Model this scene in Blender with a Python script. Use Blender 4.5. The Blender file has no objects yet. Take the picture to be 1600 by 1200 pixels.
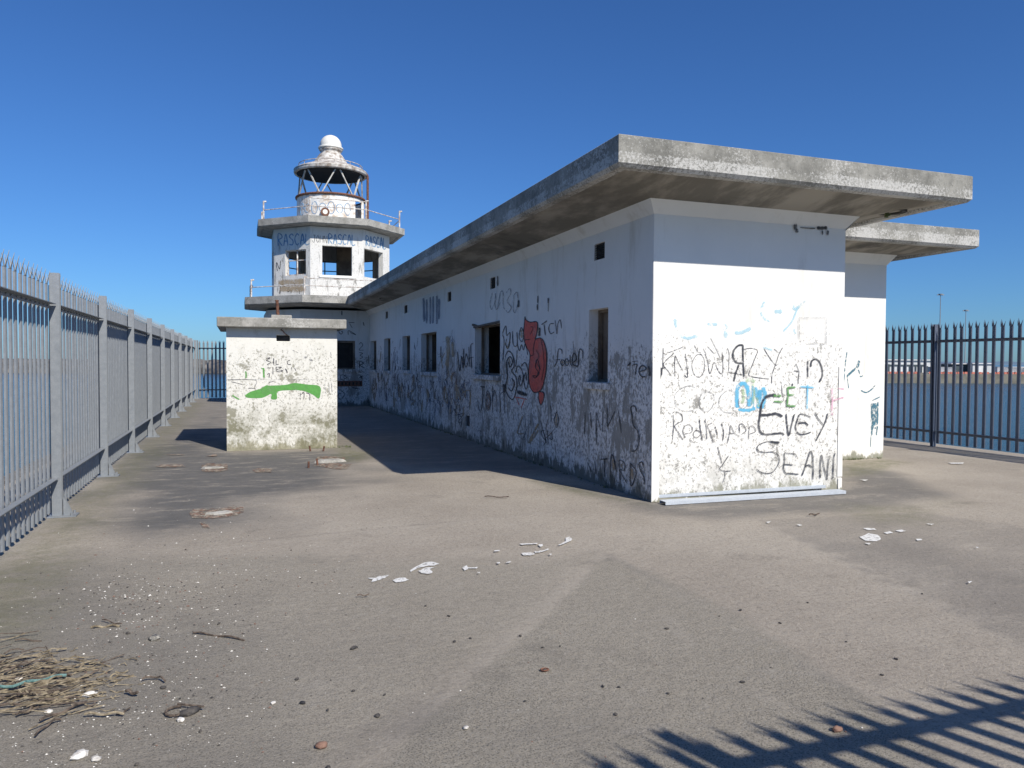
import bpy, bmesh, math, random
import numpy as np
from mathutils import Vector, Matrix, noise as mnoise
random.seed(7)
rng = np.random.RandomState(5)
S = bpy.context.scene
col = S.collection
# ---------------------------------------------------------------- camera
FPX, VPX, HOR, ROLL, EYE = 1180.8, 373.6, 566.55, 0.0048, 1.53
pitch = -math.atan((600-HOR)/FPX)
yaw = math.atan((800-VPX)/FPX*math.cos(pitch))
fw = Vector((math.sin(yaw)*math.cos(pitch), math.cos(yaw)*math.cos(pitch), math.sin(pitch)))
r0 = Vector((math.cos(yaw), -math.sin(yaw), 0))
u0 = r0.cross(fw)
rt = r0*math.cos(ROLL)+u0*math.sin(ROLL)
up = rt.cross(fw)
cd = bpy.data.cameras.new('camera'); cam = bpy.data.objects.new('camera', cd); col.objects.link(cam)
cd.sensor_width = 36; cd.lens = FPX/1600*36; cd.clip_end = 30000; cd.clip_start = 0.05
cam.matrix_world = Matrix((( rt.x, up.x, -fw.x, 0), (rt.y, up.y, -fw.y, 0), (rt.z, up.z, -fw.z, EYE), (0, 0, 0, 1)))
S.camera = cam
# ---------------------------------------------------------------- sky, sun, exposure
SUNV = Vector((-0.37, 1.10, -1.0)).normalized()
w = bpy.data.worlds.new("World"); S.world = w; w.use_nodes = True
sky = w.node_tree.nodes.new('ShaderNodeTexSky'); sky.sky_type = 'NISHITA'; sky.sun_disc = False
sky.sun_elevation = math.asin(-SUNV.z); sky.sun_rotation = math.radians(161.4)
sky.air_density = 1.0; sky.dust_density = 0.3; sky.ozone_density = 3.0
bgn = w.node_tree.nodes['Background']; bgn.inputs['Strength'].default_value = 0.090
tint = w.node_tree.nodes.new('ShaderNodeMix'); tint.data_type = 'RGBA'; tint.blend_type = 'MULTIPLY'; tint.inputs[0].default_value = 1.0
tint.inputs[7].default_value = (.365, .67, 1.10, 1)   # the photograph's deep polarised blue
w.node_tree.links.new(sky.outputs[0], tint.inputs[6]); w.node_tree.links.new(tint.outputs[2], bgn.inputs[0])
sl = bpy.data.lights.new('sun', 'SUN'); sl.energy = 4.9; sl.angle = math.radians(0.53); sl.color = (1, .94, .84)
so = bpy.data.objects.new('sun', sl); col.objects.link(so); so.rotation_euler = SUNV.to_track_quat('-Z', 'Y').to_euler()
so.location = (10, -20, 30)
S.view_settings.view_transform = 'Standard'; S.view_settings.look = 'None'; S.view_settings.exposure = 0.15; S.view_settings.gamma = 1

# ---------------------------------------------------------------- photo measuring helpers
CAM = Vector((0, 0, EYE))
def ray(x, y): return fw + rt*((x-800)/FPX) - up*((y-600)/FPX)
def onplane(x, y, p, n):
    d = ray(x, y); return CAM + d*((Vector(p)-CAM).dot(n)/d.dot(n))
def onz(x, y, z=0.): return onplane(x, y, (0, 0, z), Vector((0, 0, 1)))
def onx(x, y, X): return onplane(x, y, (X, 0, 0), Vector((1, 0, 0)))
def ony(x, y, Y): return onplane(x, y, (0, Y, 0), Vector((0, 1, 0)))

# ---------------------------------------------------------------- materials
class NT:
    def __init__(s, name):
        s.m = bpy.data.materials.new(name); s.m.use_nodes = True; s.t = s.m.node_tree
        s.b = s.t.nodes['Principled BSDF']; s.geo = s.t.nodes.new('ShaderNodeNewGeometry')
        s.pos = s.geo.outputs['Position']
    def n(s, k, **kw):
        a = s.t.nodes.new(k)
        for q, v in kw.items(): setattr(a, q, v)
        return a
    def put(s, sock, v):
        if hasattr(v, 'links') or isinstance(v, bpy.types.NodeSocket): s.t.links.new(v, sock)
        else: sock.default_value = v
    def map(s, scale=(1, 1, 1), loc=(0, 0, 0), vec=None):
        a = s.n('ShaderNodeMapping'); s.put(a.inputs[0], vec or s.pos)
        a.inputs['Scale'].default_value = scale; a.inputs['Location'].default_value = loc; return a.outputs[0]
    def noise(s, scale, detail=6, rough=.55, vec=None, dist=0):
        a = s.n('ShaderNodeTexNoise'); s.put(a.inputs['Vector'], vec or s.pos)
        a.inputs['Scale'].default_value = scale; a.inputs['Detail'].default_value = detail
        a.inputs['Roughness'].default_value = rough; a.inputs['Distortion'].default_value = dist; return a.outputs[0]
    def vor(s, scale, vec=None, feature='F1', out=0):
        a = s.n('ShaderNodeTexVoronoi', feature=feature); s.put(a.inputs['Vector'], vec or s.pos)
        a.inputs['Scale'].default_value = scale; return a.outputs[out]
    def step(s, v, a, b):
        r = s.n('ShaderNodeMapRange', interpolation_type='SMOOTHSTEP'); s.put(r.inputs[0], v)
        s.put(r.inputs[1], a); s.put(r.inputs[2], b); return r.outputs[0]
    def mth(s, op, a, b=0., c=False):
        r = s.n('ShaderNodeMath', operation=op, use_clamp=c); s.put(r.inputs[0], a); s.put(r.inputs[1], b); return r.outputs[0]
    def mix(s, f, a, b, mode='MIX'):
        r = s.n('ShaderNodeMix', data_type='RGBA', blend_type=mode); s.put(r.inputs[0], f)
        s.put(r.inputs[6], (*a, 1) if isinstance(a, tuple) else a); s.put(r.inputs[7], (*b, 1) if isinstance(b, tuple) else b); return r.outputs[2]
    def z(s):
        a = s.n('ShaderNodeSeparateXYZ'); s.put(a.inputs[0], s.pos); return a.outputs[2]
    def bump(s, h, st=.3, d=.01):
        a = s.n('ShaderNodeBump'); s.put(a.inputs['Height'], h); a.inputs['Strength'].default_value = st
        a.inputs['Distance'].default_value = d; s.put(s.b.inputs['Normal'], a.outputs[0])
    def done(s, c, rough=.8, metal=0., alpha=None):
        s.put(s.b.inputs['Base Color'], (*c, 1) if isinstance(c, tuple) else c)
        s.put(s.b.inputs['Roughness'], rough); s.put(s.b.inputs['Metallic'], metal)
        if alpha is not None: s.put(s.b.inputs['Alpha'], alpha)
        return s.m

def wall_mat(name, peel, z0, z1, dirt, streak=0., bs=6.5, white=(.80, .79, .75), grey=(.27, .262, .24), dirtc=(.10, .10, .065), base=0.):
    s = NT(name); z = s.z()
    zn = s.mth('ADD', z, s.mth('MULTIPLY', s.mth('SUBTRACT', s.noise(1.3, 5), .5), 1.2))
    band = s.mth('MULTIPLY', s.step(zn, z1, z1-.9), s.step(zn, z0-.3, z0+.2))
    vec = s.map((1, 1, .45)) if streak else s.pos
    big = s.noise(bs, 14, .80 if bs > 5 else .74, vec)
    amount = s.mth('MULTIPLY', band, peel)
    thr = s.mth('SUBTRACT', .765, amount)
    pm = s.step(big, thr, s.mth('ADD', thr, .025))
    flk = s.noise(26, 8, .8, s.map((1, 1, .8), (3, 1, 4)))
    fm = s.step(flk, s.mth('SUBTRACT', .715, s.mth('MULTIPLY', amount, .85)), s.mth('SUBTRACT', .745, s.mth('MULTIPLY', amount, .85)))
    pm = s.mth('MAXIMUM', pm, fm)
    wc = s.mix(s.noise(1.7, 6, .6), tuple(v*.9 for v in white), tuple(min(1, v*1.04) for v in white))
    wc = s.mix(s.mth('MULTIPLY', s.step(s.noise(2.6, 9, .7, s.map((1.4, 1.4, .3))), .52, .72), .30+.35*streak), wc, (.43, .40, .34))
    gc = s.mix(s.noise(14, 6), tuple(v*.6 for v in grey), tuple(v*1.25 for v in grey))
    c = s.mix(s.mth('MULTIPLY', pm, .92), wc, gc)
    if streak:
        sm = s.step(s.noise(3.5, 9, .7, s.map((2.2, 2.2, .35), (5, 2, 1))), .53, .66)
        c = s.mix(s.mth('MULTIPLY', s.mth('MULTIPLY', sm, band), streak), c, (.13, .125, .11))
    dn = s.mth('ADD', z, s.mth('MULTIPLY', s.mth('SUBTRACT', s.noise(5, 9, .8, s.map((1.3, 1.3, .5))), .5), dirt*4.5+.15))
    dm = s.step(dn, dirt, dirt*.35)
    c = s.mix(s.mth('MULTIPLY', dm, .85), c, s.mix(s.noise(9, 6), dirtc, tuple(v*2.6 for v in dirtc)))
    if base > .6:
        c = s.mix(s.mth('MULTIPLY', s.step(s.noise(4.5, 12, .8, s.map(loc=(2, 6, 3))), .50, .66), .42), c, (.36, .35, .28))
        c = s.mix(s.mth('MULTIPLY', s.step(s.noise(9, 12, .8, s.map((1, 1, .35), (5, 6, 3))), .57, .68), .45), c, (.30, .29, .23))
    if base:
        bm_ = s.mth('MULTIPLY', s.step(z, base*1.15, base*.45), s.step(s.noise(2.6, 14, .82), .40, .58))
        c = s.mix(s.mth('MULTIPLY', bm_, .8 if dirt > .15 else .5), c, (.17, .165, .10) if dirt > .15 else (.33, .32, .28))
    h = s.mth('ADD', s.mth('MULTIPLY', s.noise(60, 6, .6), .35), s.mth('MULTIPLY', pm, -.8))
    h = s.mth('ADD', h, s.mth('MULTIPLY', s.noise(5, 3), .8))
    s.bump(h, .55, .006)
    return s.done(c, .85)
M = {}
M['front'] = wall_mat('white_paint_sunlit_wall', .195, .0, 2.5, .14, 0, base=.5)
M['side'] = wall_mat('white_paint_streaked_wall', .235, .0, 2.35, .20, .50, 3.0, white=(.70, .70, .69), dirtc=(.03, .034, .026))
M['block'] = wall_mat('white_paint_rear_wall', .10, .1, 1.9, .10, 0)
M['hut'] = wall_mat('flaking_hut_paint', .20, -.6, 2.3, .16, 0, 2.6, white=(.74, .73, .68), grey=(.32, .31, .25), dirtc=(.16, .15, .10), base=.75)
M['tower'] = wall_mat('tower_paint', .165, 3.2, 6.2, .0001, .7, 2.6, white=(.70, .69, .66))
M['trim'] = wall_mat('plain_white_trim', .07, 0, 3, .05, 0)

def concrete(name, a, b, white=.0, zmid=None):
    s = NT(name)
    n1 = s.noise(3.5, 10, .7); c = s.mix(s.step(n1, .3, .72), a, b)
    c = s.mix(s.mth('MULTIPLY', s.step(s.noise(24, 8, .7), .55, .7), .6), c, tuple(v*.45 for v in a))
    if white:
        thr = s.noise(1.4, 4)
        wv = s.noise(34, 10, .8)
        if zmid: wv = s.mth('ADD', wv, s.mth('MULTIPLY', s.step(s.z(), zmid+.012, zmid-.012), .085))
        wv = s.mth('ADD', wv, s.mth('MULTIPLY', s.mth('SUBTRACT', thr, .5), .5))
        c = s.mix(s.mth('MULTIPLY', s.step(wv, .52, .66), white), c, (.52, .51, .48))
    c = s.mix(s.mth('MULTIPLY', s.step(s.noise(2.2, 8, .7, s.map((3, 3, .5))), .60, .72), .5), c, (.10, .10, .085))
    c = s.mix(s.mth('MULTIPLY', s.step(s.noise(1.1, 9, .7, s.map((1, 1, 1), (7, 7, 7))), .64, .74), .7), c, (.33, .24, .10))
    s.bump(s.noise(70, 8, .7), .7, .006)
    return s.done(c, .9)
M['fascia'] = concrete('weathered_concrete_fascia', (.15, .147, .13), (.33, .32, .285), .9, 3.53)
M['slab'] = concrete('weathered_tower_concrete', (.20, .195, .175), (.42, .405, .37), .85)
def soffit_mat():
    s = NT('stained_soffit')
    v = s.map((1.0, .35, 1)); c = s.mix(s.step(s.noise(2.2, 9, .65, v), .38, .62), (.16, .147, .12), (.34, .312, .26))
    c = s.mix(s.step(s.noise(1.0, 6, .6, s.map((.6, .8, 1), (3, 5, 0))), .56, .66), c, (.10, .092, .077))
    s.bump(s.noise(30, 6), .4, .005)
    return s.done(c, .9)
M['soffit'] = soffit_mat()
def galv(name, c0, c1, metal=.35):
    s = NT(name)
    c = s.mix(s.noise(18, 6, .6), c0, c1)
    c = s.mix(s.mth('MULTIPLY', s.step(s.vor(70, out=0), .25, .6), .12), c, tuple(v*.6 for v in c0))
    s.bump(s.noise(120, 4), .15, .001)
    return s.done(c, s.mth('ADD', .42, s.mth('MULTIPLY', s.noise(9), .25)), metal)
M['galv'] = galv('galvanised_steel', (.205, .225, .245), (.345, .365, .385))
M['galv2'] = galv('shade_dark_steel', (.09, .11, .155), (.17, .20, .26))  # steel darkened, the backlit right fence's shade put into its colour
M['galv3'] = galv('bright_channel_steel', (.45, .50, .55), (.66, .70, .76), .25)
def simple(name, a, b, sc=8, rough=.8, metal=0, bump=.3):
    s = NT(name); c = s.mix(s.step(s.noise(sc, 8, .65), .35, .65), a, b)
    if bump: s.bump(s.noise(sc*4, 6), bump, .003)
    return s.done(c, rough, metal)
M['rust'] = simple('rusted_iron', (.07, .03, .022), (.22, .10, .06), 25)
M['rail'] = simple('white_painted_railing', (.30, .22, .17), (.72, .71, .68), 9)
M['dark'] = simple('dark_void', (.012, .011, .01), (.03, .026, .022), 6)
M['louvre'] = simple('dark_louvre', (.02, .022, .025), (.05, .05, .055), 20)
M['inner'] = simple('bare_inner_wall', (.10, .075, .055), (.20, .16, .12), 3)
M['lantern'] = simple('lantern_white_paint', (.24, .19, .15), (.66, .64, .60), 6)
M['frame'] = simple('lantern_frame_paint', (.33, .31, .28), (.62, .61, .57), 6)
s = NT('lantern_clean_paint'); M['lampwhite'] = s.done(s.mix(s.step(s.noise(5, 8, .7), .6, .75), (.74, .72, .66), (.45, .36, .27)), .5)
s = NT('drum_paint')
c = s.mix(s.step(s.noise(4, 9, .7), .45, .62), (.80, .79, .75), (.50, .40, .31)); c = s.mix(s.step(s.noise(7, 9, .7, s.map((1, 1, .5), (4, 4, 4))), .60, .68), c, (.20, .10, .06))
M['drum'] = s.done(c, .6)
M['cone_under'] = simple('dark_underside', (.008, .009, .012), (.02, .022, .028), 8)  # near-black colour for the lining under the lantern roof
M['stone'] = simple('dark_pebble', (.025, .025, .028), (.09, .08, .07), 30)
M['shell'] = simple('shell_white', (.45, .42, .38), (.85, .83, .78), 40)
M['chip'] = simple('brick_chip', (.14, .075, .055), (.24, .14, .10), 40)
M['grit'] = simple('grey_grit', (.05, .05, .05), (.34, .32, .28), 60)
M['reed'] = simple('dried_reed', (.10, .078, .05), (.36, .30, .205), 30)
M['wood'] = simple('driftwood', (.05, .038, .03), (.17, .13, .10), 40)
M['rope'] = simple('faded_green_rope', (.06, .14, .14), (.16, .27, .25), 60)
M['bark'] = simple('orange_barrier', (.40, .11, .075), (.55, .21, .15), 2)
M['shedw'] = simple('pale_cladding', (.50, .52, .53), (.72, .73, .73), .2, bump=0)
M['shedd'] = simple('dark_cladding', (.03, .05, .06), (.07, .09, .10), .2, bump=0)
M['shedb'] = simple('blue_cladding', (.06, .13, .24), (.10, .18, .30), .2, bump=0)
M['roofw'] = simple('pale_roof', (.55, .55, .55), (.72, .72, .72), .2, bump=0)
M['quay'] = simple('quay_stone', (.13, .12, .095), (.21, .195, .155), .35, bump=0)
M['bw'] = simple('breakwater_rubble', (.045, .042, .04), (.17, .155, .14), .22, bump=0)
M['pier'] = simple('pier_rubble', (.05, .045, .035), (.22, .19, .15), 5)
M['hill'] = simple('haze_blue_land', (.10, .16, .22), (.13, .20, .27), .002, bump=0)  # blue of the distance haze put into the land's colour
M['weed'] = simple('algae_weed', (.06, .09, .03), (.15, .17, .07), 20)
M['car'] = simple('vehicle_paint', (.15, .16, .18), (.5, .5, .52), .3, .4, bump=0)

def paint(name, c, fade=.5, sc=22, amax=1.):
    s = NT(name); uv = s.n('ShaderNodeUVMap').outputs[0]; sp = s.n('ShaderNodeSeparateXYZ'); s.put(sp.inputs[0], uv)
    e = s.mth('ABSOLUTE', s.mth('SUBTRACT', sp.outputs[0], .5))
    e = s.mth('ADD', e, s.mth('MULTIPLY', s.mth('SUBTRACT', s.noise(60, 4), .5), .25))
    edge = s.step(e, .52, .18)
    wear = s.step(s.noise(sc, 9, .75), .28+.22*fade, .36+.25*fade) if fade else 1.
    a = s.mth('MULTIPLY', edge, wear); a = s.mth('MULTIPLY', a, s.mth('ADD', .62, s.mth('MULTIPLY', s.step(s.noise(5, 6, .7), .35, .6), .38))); a = s.mth('MULTIPLY', a, amax)
    return s.done(s.mix(s.noise(30), tuple(v*.75 for v in c), tuple(v*1.2 for v in c)), .75, 0, a)
P = {'black': paint('spray_black', (.035, .04, .055), .25), 'thin': paint('spray_thin_grey', (.06, .06, .075), .45, 30),
     'faint': paint('spray_faint_grey', (.22, .23, .25), .55, 26, .75), 'blue': paint('spray_sky_blue', (.12, .48, .72), .35, 12, .85),
     'pblue': paint('spray_pale_blue', (.42, .68, .80), .6, 10, .6), 'green': paint('spray_green', (.09, .27, .07), .3, 14, .9),
     'pgreen': paint('spray_pale_green', (.45, .62, .38), .5, 12, .55), 'pink': paint('spray_pink', (.72, .35, .50), .4, 12, .6),
     'teal': paint('spray_teal', (.05, .17, .24), .6, 16), 'red': paint('spray_red', (.66, .11, .08), .0, 14, .95),
     'tan': paint('spray_tan', (.42, .32, .20), .35, 14, .75), 'navy': paint('spray_navy', (.06, .11, .22), .15, 14, .6),
     'mblue': paint('spray_mid_blue', (.11, .28, .50), .35, 14, .85), 'grass': paint('roller_green', (.10, .33, .07), .0, 14, 1.),
     'dk': paint('spray_side_black', (.018, .02, .028), 0, 18, .93), 'brown': paint('spray_brown', (.20, .12, .08), .6, 16, .8)}

# ---------------------------------------------------------------- object helpers
def link(name, me, m, parent=None, label=None):
    o = bpy.data.objects.new(name, me); col.objects.link(o)
    if m is not None and not me.materials: me.materials.append(m)
    if parent: o.parent = parent
    if label: o['label'] = label
    return o
def tag(o, label, cat=None, group=None, kind=None):
    o['label'] = label
    if cat: o['category'] = cat
    if group: o['group'] = group
    if kind: o['kind'] = kind
    return o
def thing(name, label, cat, group=None, loc=(0, 0, 0)):
    o = bpy.data.objects.new(name, None); col.objects.link(o); o.location = loc; o.empty_display_size = .2
    return tag(o, label, cat, group)
class MB:
    def __init__(s): s.v = []; s.f = []; s.uv = []
    def face(s, pts, uv=None):
        i = len(s.v); s.v += [tuple(p) for p in pts]; s.f.append(tuple(range(i, i+len(pts)))); s.uv += (uv or [(.5, .5)]*len(pts))
    def box(s, x0, x1, y0, y1, z0, z1):
        c = [(x, y, z) for z in (z0, z1) for y in (y0, y1) for x in (x0, x1)]
        for f in ((0, 2, 3, 1), (4, 5, 7, 6), (0, 1, 5, 4), (2, 6, 7, 3), (0, 4, 6, 2), (1, 3, 7, 5)): s.face([c[k] for k in f])
    def prism(s, poly, z0, z1):
        n = len(poly)
        s.face([(x, y, z1) for x, y in poly]); s.face([(x, y, z0) for x, y in poly[::-1]])
        for i in range(n):
            (a, b), (c, d) = poly[i], poly[(i+1) % n]; s.face([(a, b, z0), (c, d, z0), (c, d, z1), (a, b, z1)])
    def bar(s, a, b, w, h=None, n=4, w2=None):
        a, b = Vector(a), Vector(b); d = (b-a).normalized(); q = Vector((0, 0, 1)) if abs(d.z) < .9 else Vector((1, 0, 0))
        x = d.cross(q).normalized(); y = x.cross(d).normalized(); h = h or w; w2 = w2 or w
        A = []; B = []
        for k in range(n):
            t = 2*math.pi*(k+.5)/n; f_ = 1/math.cos(math.pi/n) if n == 4 else 1
            o = x*math.cos(t)*w/2*f_+y*math.sin(t)*h/2*f_; A.append(a+o); B.append(b+o*(w2/w))
        s.face(A[::-1]); s.face(B)
        for k in range(n): s.face([A[k], A[(k+1) % n], B[(k+1) % n], B[k]])
    def tube(s, pts, r, n=8):
        for a, b in zip(pts[:-1], pts[1:]): s.bar(a, b, 2*r, n=n)
    def lathe(s, prof, c, n=40, a0=0., a1=2*math.pi, close=False):
        for (r1, z1), (r2, z2) in zip(prof[:-1], prof[1:]):
            for k in range(n):
                t, u = a0+(a1-a0)*k/n, a0+(a1-a0)*(k+1)/n
                P_ = lambda r, z, t: (c[0]+r*math.sin(t), c[1]-r*math.cos(t), z)
                q = [P_(r1, z1, t), P_(r1, z1, u), P_(r2, z2, u), P_(r2, z2, t)]
                if r1 < 1e-6: q = q[1:]
                elif r2 < 1e-6: q = q[:3]
                s.face(q)
    def build(s, name, m, parent=None, smooth=False, merge=True, label=None):
        me = bpy.data.meshes.new(name); me.from_pydata(s.v, [], s.f)
        uvl = me.uv_layers.new(name='UVMap')
        for i, t in enumerate(s.uv): uvl.data[i].uv = t
        if merge:
            bm = bmesh.new(); bm.from_mesh(me); bmesh.ops.remove_doubles(bm, verts=bm.verts, dist=1e-5)
            bmesh.ops.recalc_face_normals(bm, faces=bm.faces); bm.to_mesh(me); bm.free()
        if smooth:
            for p in me.polygons: p.use_smooth = True
        return link(name, me, m, parent, label)
def bevel(o, w=.008, seg=2, ang=40):
    b = o.modifiers.new('edge', 'BEVEL'); b.width = w; b.segments = seg; b.limit_method = 'ANGLE'; b.angle_limit = math.radians(ang); return o

# wall plane with openings; p0 = start on the ground, d = unit direction along it, n = outward normal
def wall(mb, p0, d, n, L, z0, z1, th, ops, cap=True):
    us = sorted({0, L} | {o[0] for o in ops} | {o[1] for o in ops}); zs = sorted({z0, z1} | {o[2] for o in ops} | {o[3] for o in ops})
    p0, d, n = Vector((*p0, 0)), Vector((*d, 0)), Vector((*n, 0))
    W = lambda u, z, k: tuple(p0+d*u-n*(th*k)+Vector((0, 0, z)))
    for ua, ub in zip(us[:-1], us[1:]):
        for za, zb in zip(zs[:-1], zs[1:]):
            cu, cz = (ua+ub)/2, (za+zb)/2
            if any(o[0] < cu < o[1] and o[2] < cz < o[3] for o in ops): continue
            for k in (0, 1): mb.face([W(ua, za, k), W(ub, za, k), W(ub, zb, k), W(ua, zb, k)])
    for a, b, c, e in ops:
        for q in (((a, c), (a, e)), ((b, c), (b, e)), ((a, c), (b, c)), ((a, e), (b, e))):
            (u1, v1), (u2, v2) = q; mb.face([W(u1, v1, 0), W(u2, v2, 0), W(u2, v2, 1), W(u1, v1, 1)])
    if cap:
        for u in (0, L): mb.face([W(u, z0, 0), W(u, z1, 0), W(u, z1, 1), W(u, z0, 1)])
        mb.face([W(0, z1, 0), W(L, z1, 0), W(L, z1, 1), W(0, z1, 1)])

# painted strokes lying on a wall plane
class Pl:
    def __init__(s, p, n): s.p = Vector(p); s.n = Vector(n).normalized(); s.off = .0022; s.inc = .00012; s.h = s.n.cross(Vector((0, 0, 1))).normalized()
    def at(s, x, y): return onplane(x, y, s.p, s.n)
def smooth_pts(pts, n=7):
    if len(pts) < 3:
        a, b = Vector(pts[0]), Vector(pts[-1]); return [a.lerp(b, t/6) for t in range(7)]
    P_ = [Vector(p) for p in pts]; P_ = [P_[0]*2-P_[1]]+P_+[P_[-1]*2-P_[-2]]; out = []
    for i in range(1, len(P_)-2):
        a, b, c, d = P_[i-1:i+3]
        for k in range(n):
            t = k/n; out.append(.5*((2*b)+(c-a)*t+(2*a-5*b+4*c-d)*t*t+(3*b-a-3*c+d)*t**3))
    out.append(P_[-2]); return out
def stroke(mb, pl, pts, wpx, jit=.0, metres=False):
    pl.off += pl.inc
    q = smooth_pts([Vector((p[0], p[1])) for p in pts])
    X = [pl.at(p.x, p.y)+pl.n*(pl.off+.8*pl.inc*i/len(q)) for i, p in enumerate(q)]
    dep = (X[0]-CAM).dot(fw); w_ = wpx if metres else wpx*dep/FPX
    acc = 0; pr = None
    for i in range(len(X)):
        t = (X[min(i+1, len(X)-1)]-X[max(i-1, 0)])
        if t.length < 1e-6: t = Vector((0, 0, 1))
        sd = t.normalized().cross(pl.n).normalized(); vw = (X[i]-CAM).normalized(); sh = sd.dot(pl.h); sd = sd+pl.h*sh*(min(1/abs(vw.dot(pl.n)), 4.5)-1); ww = w_*(1+.25*math.sin(i*.9+len(mb.v))*.5)
        if i in (0, len(X)-1): ww *= .7
        L, R = X[i]-sd*ww/2, X[i]+sd*ww/2
        if pr:
            mb.face([pr[0], pr[1], R, L], [(0, pr[2]), (1, pr[2]), (1, pr[2]+.1), (0, pr[2]+.1)])
        pr = (L, R, i*.1)
def fill(mb, pl, pts, n=4):
    pl.off += .00012
    q = smooth_pts([Vector((p[0], p[1])) for p in pts+[pts[0]]], n)[:-1]
    mb.face([pl.at(p.x, p.y)+pl.n*pl.off for p in q])
def C(ox, oy, sc, pts): return [(ox+x/sc, oy+y/sc) for x, y in pts]
def graffiti(par, pl, mat_, crop, strokes, label, fills=(), name='graffiti'):
    mb = MB()
    for f_ in fills: fill(mb, pl, C(*crop, f_))
    for w_, pts in strokes: stroke(mb, pl, C(*crop, pts), w_*(1.2 if mat_ in ('thin', 'faint') else 1.0 if pl.n.x < -.9 else 1.12)/crop[2])
    return mb.build(name, P[mat_], par, merge=False, label=label)
FONT = {'R': [[(0, 0), (0, 1), (.6, .95), (.7, .7), (.1, .5), (.8, 0)]], 'A': [[(0, 0), (.4, 1), (.8, 0)], [(.15, .4), (.65, .4)]],
        'S': [[(.8, .85), (.4, 1), (.05, .75), (.7, .4), (.6, .05), (0, .1)]], 'C': [[(.8, .85), (.4, 1), (0, .5), (.4, 0), (.8, .15)]],
        'L': [[(0, 1), (0, 0), (.7, .03)]], 'J': [[(.2, 1), (.9, 1)], [(.6, 1), (.55, .1), (.2, 0), (0, .25)]], 'O': [[(.4, 1), (0, .5), (.4, 0), (.8, .5), (.4, 1)]],
        'H': [[(0, 0), (0, 1)], [(.75, 0), (.75, 1)], [(0, .5), (.75, .5)]], 'N': [[(0, 0), (0, 1), (.75, 0), (.75, 1)]], 'E': [[(.7, 1), (0, 1), (0, 0), (.7, 0)], [(0, .5), (.6, .5)]],
        'I': [[(.3, 0), (.3, 1)]], 'G': [[(.8, .85), (.4, 1), (0, .5), (.4, 0), (.8, .2), (.8, .5), (.5, .5)]], 'T': [[(0, 1), (.8, 1)], [(.4, 1), (.4, 0)]],
        'B': [[(0, 0), (0, 1), (.6, .9), (.6, .6), (.1, .5), (.75, .35), (.65, .05), (0, 0)]], 'K': [[(0, 0), (0, 1)], [(.7, 1), (.1, .5), (.75, 0)]], '2': [[(0, .8), (.4, 1), (.75, .75), (0, 0), (.8, .03)]],
        '3': [[(0, .9), (.5, 1), (.6, .7), (.2, .5), (.75, .3), (.4, 0), (0, .1)]], 'V': [[(0, 1), (.4, 0), (.8, 1)]], 'W': [[(0, 1), (.2, 0), (.4, .8), (.6, 0), (.8, 1)]], ' ': []}
def text(par, pl, mat_, word, x0, y0, x1, y1, h0, h1, w_, label):
    mb = MB(); n = len(word)
    for i, ch in enumerate(word):
        for st in FONT[ch]:
            pts = []
            for a, b in st:
                t = (i+.08+a*.95)/n; X = x0+(x1-x0)*t; pts.append((X, y0+(y1-y0)*t-b*(h0+(h1-h0)*t)))
            stroke(mb, pl, pts, w_)
    return mb.build('graffiti', P[mat_], par, merge=False, label=label)

# ================================================================= SETTING
WZ = -4.0
# water
mb = MB(); mb.face([(-9000, -3000, WZ), (9000, -3000, WZ), (9000, 14000, WZ), (-9000, 14000, WZ)])
s = NT('harbour_water')
v = s.map((1, .55, 1)); h = s.mth('ADD', s.mth('ADD', s.noise(.9, 7, .65, v), s.noise(.22, 5, .6, v)), s.mth('MULTIPLY', s.noise(4.5, 5, .6, v), .4))
s.bump(h, 1.0, .35); s.b.inputs['IOR'].default_value = 1.33
M['water'] = s.done(s.mix(s.noise(.02, 4), (.003, .050, .095), (.006, .070, .125)), .14)
tag(mb.build('water', M['water']), 'dark blue rippled harbour water around the pier', kind='structure')

# pier deck: a dense sheet whose stains and painted shade are stored per vertex
X0, X1, Y0, Y1 = -2.7, 12.75, -4.0, 33.9
def dens():
    xs = np.arange(X0, X1+1e-6, .07); ys = np.concatenate([np.arange(Y0, 1.5, .3), np.arange(1.5, 12, .045), np.arange(12, Y1+.01, .12)]); return xs, ys
xs, ys = dens(); GX, GY = np.meshgrid(xs, ys)
def gpoly(px): return [tuple(onz(*p))[:2] for p in px]
def sdist(poly, gx, gy):
    d = np.full(gx.shape, 1e9); ins = np.zeros(gx.shape, bool); n = len(poly)
    for i in range(n):
        (ax, ay), (bx, by) = poly[i], poly[(i+1) % n]
        t = np.clip(((gx-ax)*(bx-ax)+(gy-ay)*(by-ay))/max((bx-ax)**2+(by-ay)**2, 1e-9), 0, 1)
        d = np.minimum(d, np.hypot(gx-ax-t*(bx-ax), gy-ay-t*(by-ay)))
        c_ = ((ay > gy) != (by > gy)) & (gx < (bx-ax)*(gy-ay)/((by-ay) or 1e-9)+ax); ins ^= c_
    return np.where(ins, d, -d)
wob = np.array([[mnoise.fractal(Vector((x*1.1, y*1.1, 3)), 1, 2, 4) for x in xs[::3]] for y in ys[::3]])
wob = np.repeat(np.repeat(wob, 3, 0), 3, 1)[:len(ys), :len(xs)]
k5 = np.ones(5)/5
for ax in (0, 1): wob = np.apply_along_axis(lambda r: np.convolve(np.pad(r, 2, 'edge'), k5, 'valid'), ax, wob)
def mask(px, soft, wb=.25, w_=None):
    d = sdist(gpoly(px) if w_ is None else w_, GX, GY)+wob*wb
    t = np.clip(d/soft*.5+.5, 0, 1); return t*t*(3-2*t)
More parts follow.
